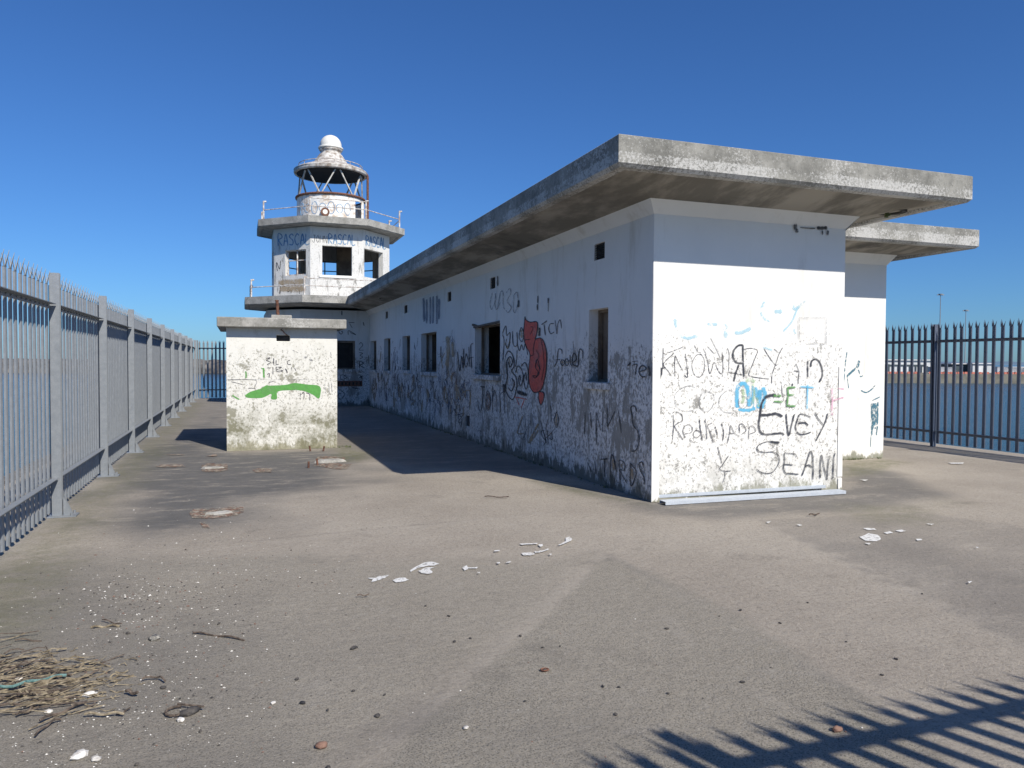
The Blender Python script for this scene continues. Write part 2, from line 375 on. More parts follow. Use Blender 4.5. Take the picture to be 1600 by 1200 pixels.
dark = 1.0*mask([(205, 700), (350, 640), (356, 706), (530, 702), (590, 735), (540, 760), (440, 768), (395, 800), (330, 820), (235, 838), (150, 820), (150, 760)], .75, .8)
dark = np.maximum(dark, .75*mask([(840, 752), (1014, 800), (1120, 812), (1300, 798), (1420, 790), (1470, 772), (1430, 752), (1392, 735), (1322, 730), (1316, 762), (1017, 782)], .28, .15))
dark = np.maximum(dark, .9*mask(None, .6, .4, [(-2.2, 14), (-2.2, 33.5), (4.2, 33.5), (4.2, 9.5), (2.4, 10.5), (1.5, 13.5)])*.75)  # dark ground around the hut, plus the side wall's shade put into colour
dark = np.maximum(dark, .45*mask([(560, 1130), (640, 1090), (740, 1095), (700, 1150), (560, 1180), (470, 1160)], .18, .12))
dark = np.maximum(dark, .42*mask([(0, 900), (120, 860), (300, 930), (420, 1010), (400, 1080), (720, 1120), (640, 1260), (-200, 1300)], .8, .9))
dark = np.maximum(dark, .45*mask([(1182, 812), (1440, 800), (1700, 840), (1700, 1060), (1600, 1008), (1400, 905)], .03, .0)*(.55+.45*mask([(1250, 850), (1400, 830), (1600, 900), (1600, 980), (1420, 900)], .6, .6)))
coarse = mask([(945, 868), (1020, 895), (1160, 965), (1345, 1085), (1480, 1185), (1500, 1300), (520, 1300), (620, 1165), (760, 1040), (860, 955)], .03, .0)
coarse = np.maximum(coarse, .8*mask([(-100, 905), (200, 870), (430, 868), (600, 880), (800, 875), (930, 866), (850, 950), (750, 1035), (610, 1160), (500, 1300), (-200, 1300)], .25, .15))
green = .9*mask([(527, 696), (575, 706), (560, 722), (525, 720)], .2, .2)
green = np.maximum(green, .8*mask([(1318, 722), (1380, 716), (1420, 722), (1360, 740), (1318, 745)], .2, .1))
green = np.maximum(green, .55*mask(None, .3, .25, [(-1.75, 3), (-1.2, 3), (-1.3, 30), (-1.75, 30)]))
green = np.maximum(green, .5*mask([(1330, 790), (1480, 785), (1440, 812), (1360, 812)], .4, .3))
green = np.maximum(green, .6*mask([(830, 748), (1016, 786), (1016, 792), (860, 765)], .15, .1))
ji = np.zeros_like(GX)
def line(px, wd, a):
    global ji
    (ax, ay), (bx, by) = gpoly(px)
    t = np.clip(((GX-ax)*(bx-ax)+(GY-ay)*(by-ay))/((bx-ax)**2+(by-ay)**2), 0, 1)
    d = np.hypot(GX-ax-t*(bx-ax), GY-ay-t*(by-ay)); ji = np.maximum(ji, a*np.clip(1.5-d/wd, 0, 1))
line([(560, 1200), (945, 866)], .05, .45); line([(945, 866), (1340, 1082)], .035, .5); line([(1200, 820), (1600, 1006)], .05, .45)
line([(250, 800), (640, 752)], .05, .4); line([(300, 862), (860, 800)], .05, .45); line([(860, 800), (1180, 812)], .05, .3)
line([(420, 905), (700, 890)], .04, .3); line([(1030, 950), (1080, 1010)], .03, .5); line([(1180, 1080), (1245, 1120)], .03, .5)
for px_, wd_, a_ in (([(1182, 811), (1600, 1007)], .022, .5), ([(948, 866), (1345, 1085)], .02, .4), ([(100, 760), (640, 752)], .025, .35), ([(365, 848), (860, 800)], .022, .35)):
    keep = ji.copy(); ji[:] = 0; line(px_, wd_, a_); dark = np.maximum(dark, ji*(.6+.6*wob)); ji = keep
me = bpy.data.meshes.new('pier_deck')
nx, ny = len(xs), len(ys)
hz = -.002+.002*wob
vs = np.stack([GX, GY, np.minimum(hz, 0)], -1).reshape(-1, 3)
i = np.arange((ny-1)*(nx-1)); r_, c_ = i//(nx-1), i % (nx-1); a = r_*nx+c_
me.from_pydata(vs.tolist(), [], np.stack([a, a+1, a+nx+1, a+nx], -1).tolist())
at = me.color_attributes.new('stain_shade', 'FLOAT_COLOR', 'POINT')
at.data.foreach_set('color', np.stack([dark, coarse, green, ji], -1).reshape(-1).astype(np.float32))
for p in me.polygons: p.use_smooth = True
s = NT('worn_pier_concrete')
ca = s.n('ShaderNodeVertexColor', layer_name='stain_shade'); sp = s.n('ShaderNodeSeparateColor'); s.put(sp.inputs[0], ca.outputs[0])
base = s.mix(s.step(s.noise(.8, 8, .6), .3, .7), (.285, .247, .198), (.385, .340, .278))
agg = s.noise(130, 4, .7); agg2 = s.noise(38, 8, .8)
base = s.mix(s.mth('MULTIPLY', s.step(agg, .44, .60), .6), base, (.46, .41, .35))
base = s.mix(s.mth('MULTIPLY', s.step(agg2, .50, .36), .55), base, (.11, .094, .075))
crs = s.mix(s.step(s.vor(95), .2, .5), (.085, .078, .060), (.285, .256, .205))
crs = s.mix(s.step(s.noise(230, 2), .58, .66), crs, (.42, .40, .36))
base = s.mix(s.mth('MULTIPLY', sp.outputs[1], .78), base, crs)
base = s.mix(s.mth('MULTIPLY', s.mth('MULTIPLY', ca.outputs[1], s.step(s.noise(4, 8, .75), .38, .58)), .55), base, (.40, .36, .31))
base = s.mix(s.mth('MULTIPLY', s.step(s.noise(22, 6, .75, s.map(loc=(3, 1, 0))), .52, .66), .30), base, (.13, .115, .09))
base = s.mix(s.mth('MULTIPLY', s.step(s.noise(17, 6, .75, s.map(loc=(8, 2, 0))), .54, .68), .35), base, (.46, .42, .36))
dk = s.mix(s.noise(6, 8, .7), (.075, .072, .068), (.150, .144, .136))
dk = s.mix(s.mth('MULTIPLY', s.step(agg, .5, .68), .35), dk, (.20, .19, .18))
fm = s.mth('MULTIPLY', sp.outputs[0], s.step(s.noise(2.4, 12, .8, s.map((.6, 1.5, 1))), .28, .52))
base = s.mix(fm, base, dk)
base = s.mix(s.mth('MULTIPLY', s.mth('MULTIPLY', sp.outputs[2], s.step(s.noise(7, 8, .7), .30, .62)), .75), base, (.12, .125, .05))
base = s.mix(s.mth('MULTIPLY', s.step(s.noise(2.2, 9, .7, s.map((1, 1, 1), (9, 3, 0))), .57, .75), .30), base, (.40, .37, .33))
base = s.mix(s.mth('MULTIPLY', s.step(s.noise(1.6, 9, .7, s.map((1, 1, 1), (2, 8, 0))), .55, .72), .35), base, (.10, .092, .08))
spk = s.step(s.vor(38, feature='F1'), .10, .05); spk = s.mth('MULTIPLY', spk, s.step(s.noise(1.1, 3), .5, .6))
base = s.mix(s.mth('MULTIPLY', spk, .7), base, (.55, .53, .48))
s.bump(s.mth('ADD', s.mth('MULTIPLY', agg, .5), s.mth('ADD', agg2, s.mth('MULTIPLY', s.noise(9, 6), 1.2))), 1.0, .010)
M['deck'] = s.done(base, .92)
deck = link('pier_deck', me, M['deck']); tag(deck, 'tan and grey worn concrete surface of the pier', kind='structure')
mb = MB()
mb.prism([(X0, Y0), (X1, Y0), (X1, Y1), (X0, Y1)], -8, -.05)
mb.prism([(X0-.9, Y0), (X0, Y0), (X0, Y1), (X0-.9, Y1)], -8, -.35)
tag(mb.build('pier_body', M['pier']), 'rough stone body of the pier going down into the water', kind='structure')

# ================================================================= LONG FLAT-ROOFED BUILDING
XW, YF, XR, ZS, CV = 4.26, 7.27, 6.90, 3.30, .11
X2, Y2, YE = 9.93, 9.56, 26.5
RX0, RY0, RX1, ZB, ZT = 3.37, 6.41, 7.91, 3.39, 3.69
R2X, R2Y, ZB2, ZT2 = 10.9, 8.70, 3.35, 3.64
bld = thing('flat_roofed_building', 'long low white building covered in graffiti with thick overhanging concrete roof', 'building', None, (XW, YF, 0))
bld_inv = Matrix.Translation((-XW, -YF, 0))
def P_of(o):  # keep world coordinates for children built in place
    o.matrix_parent_inverse = o.parent.matrix_world.inverted() if False else Matrix.Translation(-o.parent.location); return o
_link = link
def link(name, me, m, parent=None, label=None):
    o = _link(name, me, m, parent, label)
    if parent is not None:
        t = Vector((0, 0, 0)); q = parent
        while q is not None: t += Vector(q.location) if q.type == 'EMPTY' else Vector((0, 0, 0)); q = q.parent
        o.matrix_parent_inverse = Matrix.Translation(-t) if parent.type == 'EMPTY' else Matrix()
    return o
# side windows: px left, right, top(at right edge), bottom
WIN = [(920, 950.5, 480, 598), (742, 781.5, 504, 587), (658, 682, 518, 582), (628.7, 640.7, 524, 578.7), (600, 610, 528, 579.5), (578.5, 588, 532, 578)]
def sideop(x0, x1, yt, yb):
    a = onx(x0, (yt+yb)/2, XW); b = onx(x1, yt, XW); c = onx(x1, yb, XW)
    return (b.y, a.y, c.z, b.z)
ops = [sideop(*q) for q in WIN]
ops = [(a-YF, b-YF, c, d) for a, b, c, d in ops]
vents = [sideop(928.5, 945, 377, 403), sideop(766, 774, 432, 450), sideop(699.3, 705, 455, 470), sideop(631.7, 636.5, 476, 488.5), sideop(602.5, 606, 486, 497), sideop(727.5, 734, 650, 667)]
vops = [(a-YF, b-YF, c, d) for a, b, c, d in vents]
print('OPS', [[round(k, 2) for k in o] for o in ops], [[round(k, 2) for k in o] for o in vops])
mb = MB(); wall(mb, (XW, YF+.003), (0, 1), (-1, 0), YE-YF-.003, 0, ZS-.002, .28, [(a-.003, b-.003, c, d) for a, b, c, d in ops+vops])
# haunch under the soffit
def haunch(mb, ps, h=.16):
    for (a, b) in ps:
        a, b = Vector((*a[0], 0)), Vector((*b[0], 0))
def cove(mb, pts_in, pts_out, zt, h):
    n = len(pts_in)
    for i in range(n-1):
        (a, b), (c, d) = pts_in[i], pts_in[i+1]; (e, f), (g, k) = pts_out[i], pts_out[i+1]
        mb.face([(a, b, zt-h), (c, d, zt-h), (g, k, zt), (e, f, zt)])
cove(mb, [(XW-.001, YE), (XW-.001, YF-.001)], [(XW-CV, YE), (XW-CV, YF-CV)], ZS, .14)
w_side = mb.build('side_wall', M['side'], bld, label='shaded long wall with window openings and faded graffiti')
mb = MB(); wall(mb, (XW+.005, YF), (1, 0), (0, -1), XR-XW-.005, 0, ZS-.002, .28, [])
cove(mb, [(XW, YF-.001), (XR+.001, YF-.001)], [(XW-CV, YF-CV), (XR+CV, YF-CV)], ZS, .14)
mb.box(XR-.28, XR, YF+.285, Y2-.004, 0, ZS-.003); cove(mb, [(XR+.001, YF), (XR+.001, Y2)], [(XR+CV, YF-CV), (XR+CV, Y2)], ZS, .16)
w_front = mb.build('front_wall', M['front'], bld, label='sunlit end wall with black and coloured sprayed names')
mb = MB()
za = .0
for q in ((XW-.004, ony(1030, 700, YF).x, YF-.012, YF-.001, 0, 1.53), (ony(1308, 700, YF).x, XR+.004, YF-.012, YF-.001, .16, 1.5), (ony(1309, 700, YF).x, XR-.002, YF-.016, YF-.001, 0, .145)):
    mb = MB(); mb.box(*q); bevel(mb.build('corner_strip', M['trim'], bld), .004)
mb = MB(); mb.box(XR+.01, X2, Y2, Y2+.28, 0, ZS-.003); mb.box(X2-.28, X2-.001, Y2+.285, 15, 0, ZS-.003)
cove(mb, [(XR, Y2-.001), (X2+.001, Y2-.001), (X2+.001, 15)], [(XR, Y2-CV), (X2+CV, Y2-CV), (X2+CV, 15)], ZS, .16)
w_block = mb.build('set_back_wall', M['block'], bld, label='set-back white wall with teal paint smears')
mb = MB(); mb.box(XR+.2, X2-.3, 14.75, 15, 0, ZS-.01); mb.box(XR-.1, XR+.15, 14.8, YE+4, 0, ZS-.01); mb.box(4.6, XR-.1, YE+3.8, YE+4, 0, ZS-.01)
mb.build('rear_wall', M['trim'], bld)
# inner partitions and floor keep the rooms dark
mb = MB(); mb.box(XW+.29, XR-.3, YF+.3, YE+3.7, .0, .03); mb.box(5.9, 5.98, YF+.3, YE+3, .03, ZS-.02)
for y in (9.3, 12.2, 15.0, 18.5, 21.5, 24.0): mb.box(XW+.285, 5.89, y, y+.1, .031, ZS-.02)
mb.build('inner_wall', M['inner'], bld)
# roof
def roof_ring(mb, x0, x1, y0, y1, zb, zt, lip=.13, ch=.035, right_to=None):
    o = [(x0, y0), (x1, y0), (x1, y1), (x0, y1)]
    def off(d): return [(x0+d, y0+d), (x1-d, y0+d), (x1-d, y1-d), (x0+d, y1-d)]
    L = [(off(.008), zt), (o, zt-.008), (o, zb+ch), (off(ch), zb), (off(lip), zb), (off(lip+.02), zb+.03)]
    mb.face([(*p, zt) for p in L[0][0]])
    for (A, za_), (B, zb_) in zip(L[:-1], L[1:]):
        for i in range(4):
            j = (i+1) % 4; mb.face([(*A[i], za_), (*A[j], za_), (*B[j], zb_), (*B[i], zb_)])
mb = MB(); roof_ring(mb, RX0, RX1, RY0, 25.262, ZB, ZT)
rf = mb.build('roof', M['fascia'], bld, label='long thick concrete roof slab with speckled white fascia')
mb = MB(); roof_ring(mb, RX1+.003, R2X, R2Y, 16, ZB2, ZT2)
rf2 = mb.build('roof', M['fascia'], bld, label='smaller set-back concrete roof slab on the right')
e = .14
mb = MB(); zl = ZB+.029
mb.face([(RX0+e, RY0+e, zl), (RX1-e, RY0+e, zl), (XR+CV, YF-CV, ZS), (XW-CV, YF-CV, ZS)])
mb.face([(RX0+e, RY0+e, zl), (XW-CV, YF-CV, ZS), (XW-CV, YE, ZS), (RX0+e, YE-.5, zl)])
mb.face([(RX1-e, RY0+e, zl), (RX1-e, 15, zl), (XR+CV, 15, ZS), (XR+CV, YF-CV, ZS)])
mb.face([(XW-.1, YF-.1, ZS+.004), (XR+.1, YF-.1, ZS+.004), (XR+.1, 30.4, ZS+.004), (XW-.1, 30.4, ZS+.004)])
sf = mb.build('soffit', M['soffit'], bld)
mb = MB(); zl = ZB2+.029
mb.face([(RX1-.1, R2Y+e, zl), (R2X-e, R2Y+e, zl), (X2+CV, Y2-CV, ZS), (XR+CV, Y2-CV, ZS)])
mb.face([(R2X-e, R2Y+e, zl), (R2X-e, 15.5, zl), (X2+CV, 15.5, ZS), (X2+CV, Y2-CV, ZS)])
mb.face([(XR, Y2-.1, ZS+.005), (X2+.1, Y2-.1, ZS+.005), (X2+.1, 15.2, ZS+.005), (XR, 15.2, ZS+.005)])
mb.build('soffit', M['soffit'], bld)
# round recessed fittings in the soffit
for (px, py, r) in ((736, 410, .19), (602, 465, .17), (1393, 328, .17)):
    zc = 3.385; c = onz(px, py, zc)
    mb = MB(); mb.lathe([(0, zc-.008), (r*.62, zc-.008), (r*.7, zc-.03), (r, zc-.034), (r, zc+.0)], (c.x, c.y), 24)
    f_ = mb.build('ceiling_fitting', M['dark'], bld, smooth=False)
    if px > 1300:
        mb = MB(); mb.bar((c.x-.05, c.y+.02, zc-.03), (c.x-.06, c.y+.02, zc-.09), .05, n=8); mb.bar((c.x-.06, c.y+.02, zc-.075), (c.x-.0, c.y+.02, zc-.05), .03, n=6); mb.build('lamp_holder', M['weed'], f_)
# window frames and sills
for i, (a, b, c, d) in enumerate(ops):
    a += YF; b += YF
    fr = MB(); X = XW+.13
    fr.box(X, X+.05, a, a+.035, c, d); fr.box(X, X+.05, b-.035, b, c, d); fr.box(X, X+.05, a+.036, b-.036, d-.035, d); fr.box(X, X+.05, a+.036, b-.036, c, c+.03)
    f_ = fr.build('window', M['inner'], bld, label='empty window opening with rotten frame' if i == 1 else None)
    sb = MB(); sb.box(XW-.055, XW+.02, a-.05, b+.05, c-.09, c-.002); bevel(sb.build('sill', M['side'], f_), .008)
    if i in (0, 3, 4, 5):   # boarded openings
        bd = MB(); bd.box(XW+.19, XW+.205, a, b, c, d); bd.build('board', M['inner'], f_)
mbx = MB(); a, b, c, d = ops[1]; mbx.bar((XW-.02, b+YF+.0, d-.02), (XW+.01, a+YF+.02, d+.02), .035); mbx.bar((XW-.03, b+YF+.04, d+.03), (XW+.03, b+YF-.25, d-.02), .04)
mbx.build('lintel_splinter', M['wood'], bld)
for i, (a, b, c, d) in enumerate(vops):
    a += YF; b += YF; mb = MB(); mb.box(XW+.035, XW+.05, a, b, c, d)
    n = 7
    if i < 5:
        for k in range(n):
            z = c+(d-c)*(k+.5)/n; mb.face([(XW+.004, a, z-.014), (XW+.004, b, z-.014), (XW+.033, b, z+.006), (XW+.033, a, z+.006)])
    mb.build('louvre_vent', M['louvre'], bld)

# ---- graffiti, front wall
pf = Pl((0, YF, 0), (0, -1, 0))
A_ = (1020, 520, 10); B_ = (1160, 520, 10); C_ = (1020, 630, 8.57); D_ = (1160, 630, 8.57)
graffiti(bld, pf, 'pblue', (1020, 450, 5.16), [(30, [(180, 250), (180, 320)]), (30, [(440, 290), (520, 295)]), (30, [(210, 380), (280, 405), (360, 385)]), (26, [(900, 110), (870, 180), (890, 240), (950, 270)]), (40, [(980, 190), (1040, 190)]),
    (30, [(1130, 140), (1150, 170), (1230, 100)]), (18, [(1170, 150), (1120, 270), (1050, 350)]), (34, [(660, 360), (710, 360), (790, 325)]), (24, [(1140, 330), (1150, 370)]), (20, [(890, 480), (960, 500)]), (40, [(580, 290), (590, 400)])], 'very faint pale blue sprayed strokes high on the end wall')
graffiti(bld, pf, 'blue', A_, [(75, [(1320, 1170), (1310, 1000), (1330, 850), (1410, 790), (1470, 850), (1500, 1000), (1500, 1150)]), (60, [(1330, 1200), (1480, 1210), (1600, 1180)]), (75, [(1600, 850), (1640, 1020), (1680, 900), (1640, 1180)]), (70, [(1720, 850), (1750, 980), (1700, 1180)]), (50, [(1560, 830), (1560, 1180)])], 'sky blue sprayed bubble letters')
graffiti(bld, pf, 'pgreen', A_, [(60, [(1450, 760), (1520, 730), (1590, 770)]), (60, [(1400, 880), (1420, 1000), (1390, 1100)]), (50, [(1560, 800), (1580, 950), (1550, 1150)]), (40, [(1620, 1000), (1650, 1160)])], 'pale green sprayed highlights in blue letters')
graffiti(bld, pf, 'thin', A_, [(13, [(160, 235), (155, 450), (140, 660)]), (14, [(330, 315), (165, 485), (240, 600), (290, 680)]), (13, [(345, 685), (340, 480), (350, 365), (400, 470), (460, 580)]), (13, [(505, 325), (530, 500), (540, 690), (490, 660)]),
    (11, [(760, 340), (680, 350), (610, 480), (640, 640), (730, 690), (800, 580), (800, 420), (750, 330)]), (12, [(810, 330), (850, 420), (880, 620), (910, 600), (955, 460), (1010, 570), (1065, 640), (1095, 550), (1080, 300)]),
    (12, [(1165, 240), (1190, 330), (1185, 500), (1190, 615), (1280, 630), (1400, 660)]), (12, [(1420, 260), (1510, 240), (1600, 255), (1635, 290), (1600, 380), (1550, 510), (1495, 650), (1550, 685), (1640, 700), (1790, 720)]),
    (13, [(1735, 250), (1830, 400), (1910, 500), (1945, 495)]), (13, [(2025, 230), (1970, 330), (1920, 480), (1870, 620), (1855, 700), (1855, 790)]), (11, [(1890, 250), (1960, 310)]),
    (9, [(240, 310), (360, 265), (470, 220)]), (9, [(900, 80), (990, 260), (1050, 390)]), (9, [(640, 180), (700, 300)]), (9, [(850, 210), (960, 330)]), (8, [(780, 240), (830, 330)]), (10, [(2010, 820), (2020, 1000)])], 'thin grey marker words reading KNOW RYAN')
graffiti(bld, pf, 'black', A_, [(34, [(38, 740), (45, 610), (90, 540), (125, 575), (125, 650), (82, 765)]), (18, [(120, 560), (200, 540)])], 'thick black letter n at the wall corner')
graffiti(bld, pf, 'black', A_, [(34, [(1400, 190), (1330, 200), (1260, 280), (1250, 380), (1300, 460), (1400, 480)]), (30, [(1405, 185), (1405, 400), (1420, 685)]), (32, [(1340, 500), (1290, 640), (1260, 755)])], 'thick black backward letter R')
graffiti(bld, pf, 'black', B_, [(14, [(830, 480), (860, 550), (880, 610), (870, 700), (865, 800)]), (26, [(800, 590), (870, 605)]), (26, [(775, 790), (775, 830)]), (27, [(1015, 440), (1015, 560), (1015, 690)]), (31, [(1060, 530), (1080, 440), (1140, 410), (1200, 460), (1240, 570), (1240, 680), (1195, 770)])], 'black sprayed letters a and n')
graffiti(bld, pf, 'faint', A_, [(10, [(660, 855), (560, 825), (420, 880), (340, 980), (345, 1100), (400, 1180), (500, 1225), (630, 1210)]), (10, [(880, 920), (780, 940), (725, 1050), (740, 1170), (820, 1230), (910, 1180), (955, 1060), (940, 960), (870, 915)]),
    (12, [(1275, 960), (1240, 905), (1150, 905), (1050, 1000), (1030, 1100), (1060, 1190), (1130, 1240), (1280, 1250)]), (12, [(1330, 1040), (1380, 1000), (1440, 1000), (1480, 1050), (1470, 1130), (1400, 1180), (1340, 1130), (1330, 1050)]), (24, [(870, 915), (910, 940)])], 'thin grey word COCO')
graffiti(bld, pf, 'thin', C_, [(10, [(270, 150), (275, 300), (260, 490)]), (11, [(260, 130), (300, 110), (380, 150), (395, 210), (380, 240), (290, 300), (340, 390), (400, 490)]), (10, [(420, 410), (510, 390), (525, 330), (480, 285), (420, 310), (400, 380), (430, 460)]),
    (12, [(630, 390), (590, 360), (545, 390), (545, 440), (590, 460), (630, 420)]), (15, [(620, 220), (630, 330), (660, 500)]), (13, [(695, 215), (715, 350), (720, 480)]), (12, [(790, 260), (730, 300), (760, 380), (805, 530)]), (14, [(830, 310), (860, 420)]), (13, [(915, 270), (945, 380), (930, 500)]),
    (11, [(990, 540), (1025, 400), (1035, 295), (1090, 400), (1160, 440)]), (13, [(980, 410), (1100, 400)]), (12, [(1160, 400), (1155, 290), (1200, 280), (1245, 360), (1190, 410)]), (11, [(1280, 480), (1280, 390), (1290, 320), (1320, 300), (1360, 330), (1365, 380), (1290, 410)]),
    (14, [(865, 580), (890, 680), (920, 800)]), (13, [(1010, 700), (930, 820), (890, 880), (960, 905), (1040, 905)]), (10, [(960, 910), (960, 980), (930, 1060)]), (12, [(490, 490), (540, 520), (570, 505)])], 'thin grey word REDKNAPP')
graffiti(bld, pf, 'black', D_, [(32, [(285, -60), (250, 10), (232, 150), (215, 280), (235, 380), (300, 415), (430, 405), (520, 400), (550, 425)]), (40, [(230, 155), (330, 155), (440, 138), (530, 175)]), (46, [(290, -70), (330, -95), (400, -110), (440, -112)]), (21, [(580, 140), (590, 270), (615, 430), (650, 300), (690, 145)]),
    (18, [(910, 185), (830, 155), (760, 150), (720, 260), (705, 320), (740, 400), (810, 415), (915, 385)]), (24, [(740, 265), (830, 260), (875, 295)]), (19, [(965, 135), (1020, 220), (1075, 290)]), (18, [(1135, 135), (1100, 260), (1030, 400), (975, 505)])], 'black sprayed word EVEY')
graffiti(bld, pf, 'black', D_, [(13, [(400, 512), (340, 510), (240, 540), (190, 590), (210, 640), (300, 655), (400, 650), (470, 690), (490, 760), (450, 860), (380, 930), (300, 935), (230, 915), (180, 880)]), (30, [(370, 512), (490, 525)]), (17, [(720, 720), (700, 680), (620, 670), (555, 670), (560, 750), (545, 860), (570, 930), (650, 940), (745, 950)]),
    (17, [(540, 815), (670, 825)]), (19, [(790, 970), (830, 860), (880, 700), (905, 640), (935, 720), (940, 900), (935, 1020)]), (22, [(830, 850), (880, 825), (930, 860)]), (15, [(1035, 1000), (1035, 850), (1050, 690), (1080, 830), (1125, 1020), (1135, 870), (1150, 735)]), (16, [(1235, 660), (1215, 750), (1205, 990)]), (26, [(1190, 990), (1215, 995)]), (22, [(1035, 950), (1035, 1000)])], 'black sprayed word SEANI')
graffiti(bld, pf, 'green', B_, [(42, [(475, 980), (595, 985)]), (34, [(480, 1070), (620, 1080)]), (36, [(820, 850), (690, 855)]), (30, [(695, 850), (705, 950), (690, 1120), (700, 1140)]), (34, [(690, 1140), (820, 1145)]), (34, [(710, 970), (800, 965)])], 'green sprayed letters = E')
graffiti(bld, pf, 'blue', B_, [(30, [(890, 840), (1120, 855)]), (28, [(1010, 810), (1005, 1000), (1000, 1190)])], 'sky blue sprayed letter T')
graffiti(bld, pf, 'pink', B_, [(32, [(1390, 870), (1395, 1050), (1385, 1290)]), (34, [(1395, 1060), (1460, 1040), (1570, 1010)]), (26, [(1480, 870), (1580, 880)])], 'pink sprayed letter H')
pf.off += .001
graffiti(bld, pf, 'dk', (1220, 260, 8), [(80, [(150, 760), (195, 760)]), (44, [(190, 780), (190, 830)]), (18, [(230, 765), (300, 772), (420, 778)]), (50, [(440, 770), (500, 775), (570, 770)]), (60, [(500, 830), (520, 830)]), (70, [(560, 830), (590, 835)])], 'row of black blots just below the roof')
# fine scratched outline rectangle
graffiti(bld, pf, 'faint', (1020, 450, 5.16), [(6, [(1170, 240), (1392, 240)]), (6, [(1392, 240), (1392, 445)]), (6, [(1392, 445), (1240, 445)]), (6, [(1172, 245), (1175, 430)])], 'faint scratched rectangle outline')
# ---- set-back wall marks
pb = Pl((0, Y2, 0), (0, -1, 0)); E_ = (1300, 520, 6)
graffiti(bld, pb, 'teal', E_, [(26, [(255, 260), (235, 320), (190, 360), (140, 410)]), (10, [(250, 350), (265, 410), (290, 400)]), (12, [(140, 180), (125, 280), (110, 460)]), (9, [(140, 400), (155, 520)]), (14, [(270, 540), (320, 560), (370, 530), (405, 490)]), (9, [(230, 320), (255, 370)])], 'teal splatter and curved smear')
graffiti(bld, pb, 'teal', E_, [(60, [(400, 660), (395, 780), (395, 900)]), (20, [(370, 660), (375, 850), (370, 960)]), (16, [(430, 640), (425, 850), (415, 960)]), (12, [(365, 640), (450, 600)]), (8, [(365, 950), (360, 1070)])], 'dark teal vertical brushed patch')
# ---- graffiti, side wall
ps = Pl((XW, 0, 0), (-1, 0, 0))
R_ = (780, 480, 7.5)
# faded scribbles, tall and thin, over the lower wall
ps.inc = .000012
mbs = {k: MB() for k in ('navy', 'dk', 'tan', 'brown', 'faint')}
rr = random.Random(11)
def side_px(Y, z):
    d = Vector((XW, Y, z))-CAM; k = d.dot(fw); return (800+FPX*d.dot(rt)/k, 600-FPX*d.dot(up)/k)
allops = [(a+YF, b+YF, c, d) for a, b, c, d in ops+vops]
def blocked(Y, z, m=.12): return any(a-m < Y < b+m and c-m-.08 < z < d+m for a, b, c, d in allops)
for k in range(520):
    Y = rr.uniform(9.9, 26.0) if k % 3 else rr.uniform(12.5, 26); z = rr.choice((rr.uniform(.35, 1.2), rr.uniform(.5, 2.0))); sz = rr.uniform(.10, .34)
    pts = [(Y+rr.uniform(-1, 1)*sz, z+rr.uniform(-1, 1)*sz) for _ in range(rr.randint(3, 5))]
    if any(blocked(*p) for p in pts) or any(p[1] < .15 or p[0] < YF+.25 or p[0] > YE-.1 for p in pts): continue
    if any(x0 < side_px(*q)[0] < x1 and y0 < side_px(*q)[1] < y1 for q in pts for x0, y0, x1, y1 in ((738, 590, 815, 662), (714, 528, 744, 588), (778, 485, 912, 645), (655, 455, 692, 512))): continue
    kk = rr.choice(('navy', 'navy', 'dk', 'dk', 'faint', 'tan', 'brown')); stroke(mbs[kk], ps, [side_px(*p) for p in pts], rr.uniform(.008, .020) if kk != 'tan' else rr.uniform(.02, .05), metres=True)
for k, m_ in mbs.items(): m_.build('graffiti', P[k], bld, merge=False, label='faded scribbles on the lower side wall')
ps.inc = .00006
REDP = [(305, 110), (320, 150), (370, 175), (440, 170), (455, 220), (440, 330), (425, 372), (480, 360), (520, 390), (550, 480), (560, 600), (545, 800), (500, 960), (430, 1000), (385, 970), (355, 880), (350, 720), (365, 560), (330, 480), (300, 400), (290, 300), (300, 180)]
graffiti(bld, ps, 'red', R_, [(14, [(200, 1060), (240, 1150)]), (14, [(300, 1080), (260, 1180)]), (16, [(180, 1050), (330, 1080)])], 'large red sprayed figure', [REDP, [(475, 990), (520, 1010), (520, 1080), (490, 1140), (470, 1080), (470, 1000)]])
graffiti(bld, ps, 'tan', R_, [(30, [(70, 420), (100, 470), (130, 400)]), (34, [(265, 260), (265, 360)]), (26, [(465, 230), (460, 340)]), (24, [(745, 630), (745, 660)]), (24, [(797, 630), (797, 660)]), (18, [(120, 600), (130, 660)])], 'yellowish fills beside red figure')
